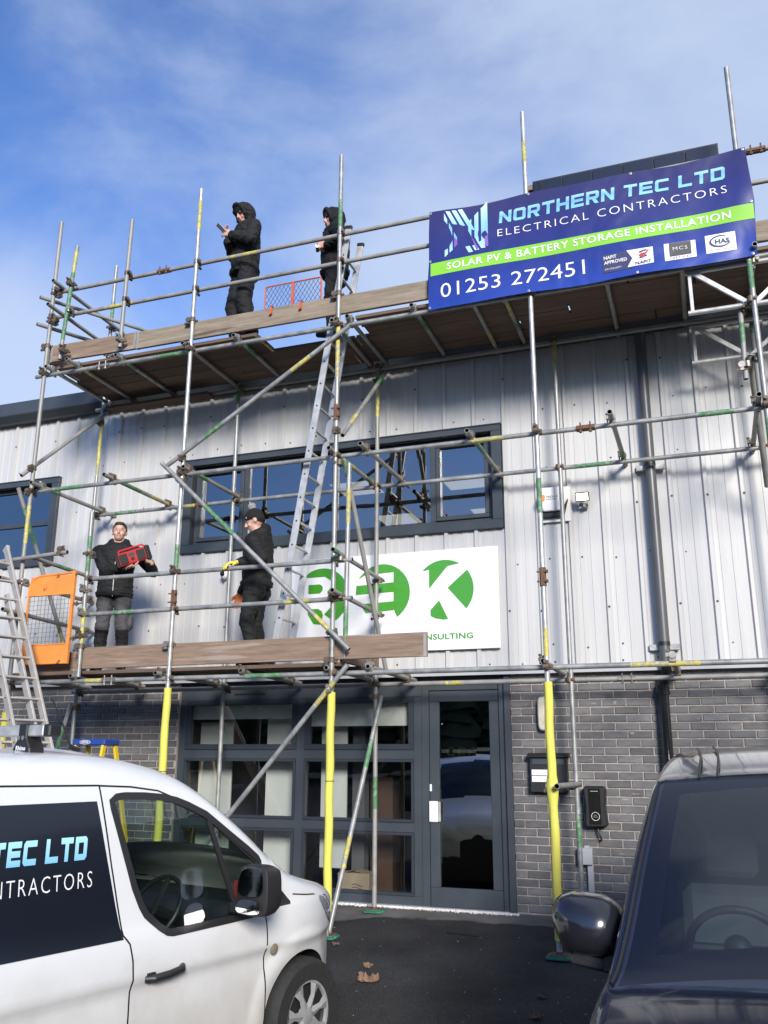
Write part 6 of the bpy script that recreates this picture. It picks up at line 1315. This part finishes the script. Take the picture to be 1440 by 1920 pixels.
# roof bar with feet, aerial
rbq = empty('roof_bar', (0, 0, 0)); rbq.parent = van; rbq.location = (-.53, 0, 1.955)
q = MB(); q.box((-.035, -.66, -.028), (.035, .66, .028)); q.build('bar', 'galv_new', rbq, local=True, bevel=.006)
for y in (-1, 1): q = MB(); q.box((-.037, y * .66, -.031), (.037, y * .715, .031)); q.build('end_cap', 'black', rbq, local=True, bevel=.008)
for y in (-.505, .505):
    q = MB(); q.prism([(y - .075, -.125), (y + .075, -.125), (y + .07, -.085), (y + .035, -.035), (y + .035, .033), (y - .035, .033), (y - .035, -.035), (y - .07, -.085)], -.045, .045, 'yz'); ft_ = q.build('foot', 'black', rbq, local=True, bevel=.006)
    for k in (-.015, .02): q = MB(); q.lathe([(.012, -.048), (.012, -.052), (0, -.053)], (0, y + k, -.036), 'x', 10); q.build('bolt', 'coupler_zinc', ft_, local=True)
q = MB(); v, f = fit_text('Rhino', -.545, -.465, -.098, -.075, .02); q.add([(-.0462, -a - 1.01, b) for a, b in v], f); q.build('lettering', 'white_print', rbq, local=True, recalc=False)
q = MB(); q.tube([(.11, 0, 1.875), (.02, 0, 2.04), (-.06, 0, 2.16)], [.008, .005, .004], 8); q.tube([(.16, 0, 1.865), (.10, 0, 1.885)], .016, 8); q.build('aerial', 'black', van, local=True)
# cab interior
q = MB(); q.box((-.30, -.80, .30), (-.26, .80, 1.70)); q.build('bulkhead', 'seat_dark', van, local=True); q = MB(); q.box((-.26, -.80, .28), (1.15, .80, .32)); q.build('cab_floor', 'car_trim', van, local=True)
q = MB(); q.prism([(.62, .55), (.66, .93), (.80, 1.0), (1.10, 1.02), (1.15, .55)], -.82, .82); q.build('dashboard', 'car_trim', van, local=True, bevel=.02)
for y in (-.42, .42):
    st_ = MB(); st_.prism([(-.22, .50), (.28, .50), (.30, .62), (-.05, .64), (-.16, 1.18), (-.25, 1.18)], y - .24, y + .24); so_ = st_.build('seat', 'seat_dark', van, local=True, bevel=.04); h_ = MB(); h_.box((-.24, y - .13, 1.21), (-.15, y + .13, 1.40)); h_.build('headrest', 'seat_dark', so_, local=True, bevel=.03)
q = MB(); M3 = Euler((0, rad(-58), 0)).to_matrix(); c3 = Vector((.47, -.42, .98)); ring = [c3 + M3 @ Vector((.19 * math.cos(a), .19 * math.sin(a), 0)) for a in [2 * PI * i / 28 for i in range(29)]]; q.tube(ring, .015, 8); q.tube([c3 + M3 @ Vector((-.18, 0, 0)), c3, c3 + M3 @ Vector((.18, 0, 0))], .018, 6); q.tube([c3, c3 + Vector((.25, 0, -.12))], .03, 8); q.build('steering_wheel', 'black', van, local=True)
q = MB(); q.tube([(-.17, -.80, 1.52), (-.12, -.74, 1.3), (-.05, -.66, 1.05), (.0, -.60, .70)], .018, 6); q.build('seat_belt', 'belt_tan', van, local=True)
q = MB(); q.box((.68, -.845, .985), (.80, -.842, 1.14)); q.build('permit', 'red_print', van, local=True)
# ------------------------------------------------------------------ dark blue car, nose towards the viewer
car = empty('car', (.42, -4.2, -.345), 'dark blue people carrier parked nose towards the viewer at the lower right', 'car', rz=-PI / 2)
c_zt = interp([(-2.25, 1.05), (-2.2, 1.30), (-2.08, 1.62), (-1.95, 1.76), (-1.6, 1.84), (-1.0, 1.875), (-.3, 1.878), (.2, 1.855), (.55, 1.808), (.72, 1.766), (.80, 1.738), (.9, 1.67), (1.2, 1.42), (1.5, 1.17), (1.62, 1.075), (1.68, 1.045), (1.8, 1.02), (2.0, .975), (2.2, .91), (2.35, .84), (2.45, .75), (2.52, .62)])
c_dz = interp([(-2.3, .12), (.5, .10), (.8, .085), (1.6, .05), (1.8, .07), (2.5, .05)])
c_in = interp([(.18, .06), (.35, .02), (.55, .0), (.80, .0), (.92, .008), (1.0, .03), (1.05, .055), (1.4, .135), (1.7, .215), (1.85, .26)])
def c_hw(x, z):
    i = c_in(z)
    if x > 1.75: i += .62 * (1 - math.sqrt(max(0, 1 - ((x - 1.75) / .80) ** 2)))
    if x < -1.9: i += .10 * ((-1.9 - x) / .35) ** 2
    return max(.05, .92 - i)
xs2 = [-2.25, -2.2, -2.14, -2.08, -2.0] + [-1.92 + .08 * k for k in range(32)] + [.64, .68, .72, .76] + [.80 + .025 * k for k in range(36)] + [1.70 + .03 * k for k in range(1, 22)] + [2.36 + .02 * k for k in range(0, 9)]
cl_ = Loft(xs2, lambda x: .18, lambda x: c_zt(x) - c_dz(x), c_zt, c_hw, lambda x: .07 if x > .75 else .13, lambda x: (.03 if x < .7 else (.03 + .07 * min(1, (x - .7) / .5) if x < 1.45 else (.10 - .04 * min(1, (x - 1.45) / .3)))), rows=40, sh=6, cr=16)
CA = [(1.62 + .36 * math.cos(rad(a)), .32 + .36 * math.sin(rad(a))) for a in range(-25, 206, 6)]; CB = [(x - 2.95, z) for x, z in CA]
cb, cg, cf, cs, cp = MB(), MB(), MB(), MB(), MB()
for sec, sg_, c, q, i, j in holes_side(cl_, [CA, CB]):
    x, y, z = c; jc = j - cl_.rows - cl_.sh
    if sec == 'crown' and .81 < x < 1.64:
        (cf if (jc < 2 or x < .90 or x > 1.54) else cg).add(q, [(0, 1, 2, 3)], 0, True)
    elif sec == 'side' and -1.85 < x < 1.42 and z > 1.06 and z < c_zt(x) - c_dz(x) - .05 and not (-.28 < x < -.20) and not (.62 < x < .68): cs.add(q, [(0, 1, 2, 3)], 0, True)
    elif sec == 'crown' and -1.2 < x < .35 and jc >= 4: cp.add(q, [(0, 1, 2, 3)], 0, True)
    else: cb.add(q, [(0, 1, 2, 3)], 0, True)
for e in (cl_.ring[0], cl_.ring[-1]): cb.add([(x, -y, z) for x, y, z in e] + [(x, y, z) for x, y, z in e[::-1][1:]], [tuple(range(2 * len(e) - 1))])
b3 = cb.build('body', 'car_navy', car, local=True, recalc=False); snap_rim(b3.data, [CA, CB], c_hw); b3.data.set_sharp_from_angle(angle=rad(50))
cg.build('windscreen', 'screen_glass', car, local=True); cf.build('windscreen_border', 'frit', car, local=True); cs.build('side_windows', 'side_glass', car, local=True); cp.build('glass_roof', 'frit', car, local=True)
for sg_ in (-1, 1):
    q = MB()
    for path in ([(1.44, 1.06), (1.46, .95), (1.30, .70), (1.24, .45), (1.22, .25)], [(-.24, 1.70), (-.24, .30)]): surf_band(q, path, c_hw, .008, .0012, sg_, False)
    q.build('shut_line', 'dark_void', car, local=True, recalc=False)
    q = MB(); surf_patch(q, rounded([(2.0, .86), (2.2, .84), (2.34, .74), (2.36, .64), (2.2, .68), (2.05, .76)], 1), c_hw, .004, sg_); q.build('headlight', 'lamp_clear', car, local=True, recalc=False)
    pl = MB(); P0 = []
    for x in [.80 + .04 * k for k in range(22)]: zz = c_zt(x) - c_dz(x) * .2; P0.append((x, sg_ * (c_hw(x, c_zt(x) - c_dz(x)) - .045), zz + .012))
    pl.tube(P0, .008, 6); pl.build('pillar_seal', 'black', car, local=True, recalc=False)
    cm_ = empty('door_mirror', (0, 0, 0)); cm_.parent = car; cm_.location = (1.25, sg_ * .965, 1.185)
    q = MB(); n = 20; vs = []; fs = []
    prof_ = [(-.085, .90), (-.075, 1.0), (-.03, 1.03), (.03, .96), (.075, .74), (.10, .42), (.108, .08)]
    sh_ = []
    for k in range(n):
        a = 2 * PI * k / n; ca, sa = math.cos(a), math.sin(a); sh_.append((.145 * abs(ca) ** .7 * (1 if ca > 0 else -1) * (.90 if sa < 0 and ca > 0 else 1), .118 * abs(sa) ** .75 * (1 if sa > 0 else -1) + .012 * ca))
    for dx, sc_ in prof_: vs += [(dx, sg_ * (a * sc_ - .02 * (1 - sc_)), b * sc_ - .015 * (1 - sc_)) for a, b in sh_]
    for r in range(len(prof_) - 1): fs += [(r * n + k, r * n + (k + 1) % n, (r + 1) * n + (k + 1) % n, (r + 1) * n + k) for k in range(n)]
    q.add(vs, fs, 0, True); q.add(vs[-n:], [tuple(range(n))]); q.build('housing', 'mirror_grey', cm_, local=True); q = MB(); q.add([(-.084, sg_ * a * .88, b * .88) for a, b in sh_], [tuple(range(n))]); q.build('glass', 'mirror_glass', cm_, local=True)
    q = MB(); q.beam((-.01, sg_ * .06, -.118), (.02, -sg_ * .10, -.135), .12, .045); q.beam((.02, -sg_ * .08, -.13), (.06, -sg_ * .19, -.10), .13, .06); q.build('foot', 'car_trim', cm_, local=True, bevel=.012)
    wheel(car, 'wheel', 1.62, sg_ * .83, .32, .205, sg_); wheel(car, 'wheel', -1.33, sg_ * .83, .32, .205, sg_)
for y in (-.50, -.42):
    q = MB(); P0 = []
    for k in range(16): x = .815 - k * .055; t = c_zt(x) + .03 * (1 - (y / .62) ** 2) + .012; P0.append((x, y + .012 * math.sin(k * .25), t))
    q.tube(P0, .006, 6); q.build('roof_strap', 'black', car, local=True, recalc=False)
mat('dash_grey', (.09, .097, .105), .7); mat('seat_grey', (.065, .07, .078), .85); mat('wheel_black', (.012, .012, .014), .6)
q = MB(); q.prism([(.95, .70), (.98, 1.0), (1.10, 1.045), (1.50, 1.06), (1.62, .95), (1.62, .70)], -.80, .80); q.build('dashboard', 'dash_grey', car, local=True, bevel=.02); q = MB(); q.box((-1.9, -.8, .28), (1.1, .8, .33)); q.build('floor_pan', 'seat_dark', car, local=True)
for y in (-.40, .40):
    st_ = MB(); st_.prism([(-.15, .55), (.40, .55), (.42, .66), (.05, .70), (-.10, 1.20), (-.20, 1.20)], y - .25, y + .25); so_ = st_.build('seat', 'seat_grey', car, local=True, bevel=.05); h_ = MB(); h_.box((-.19, y - .14, 1.24), (-.10, y + .14, 1.44)); h_.build('headrest', 'seat_grey', so_, local=True, bevel=.03)
q = MB(); M3 = Euler((0, rad(-62), 0)).to_matrix(); c3 = Vector((.84, -.40, 1.06)); ring = [c3 + M3 @ Vector((.195 * math.cos(a), .195 * math.sin(a), 0)) for a in [2 * PI * i / 32 for i in range(33)]]; q.tube(ring, .017, 10); q.tube([c3 + M3 @ Vector((0, -.18, 0)), c3, c3 + M3 @ Vector((0, .18, 0))], .022, 8); q.tube([c3, c3 + M3 @ Vector((-.18, 0, 0))], .022, 8); q.ellipsoid(c3, (.05, .06, .06)); q.tube([c3, c3 + Vector((.2, 0, -.1))], .03, 8); q.build('steering_wheel', 'wheel_black', car, local=True)
q = MB(); q.box((.86, -.10, 1.60), (.90, .16, 1.67)); q.build('interior_mirror', 'black', car, local=True, bevel=.01)
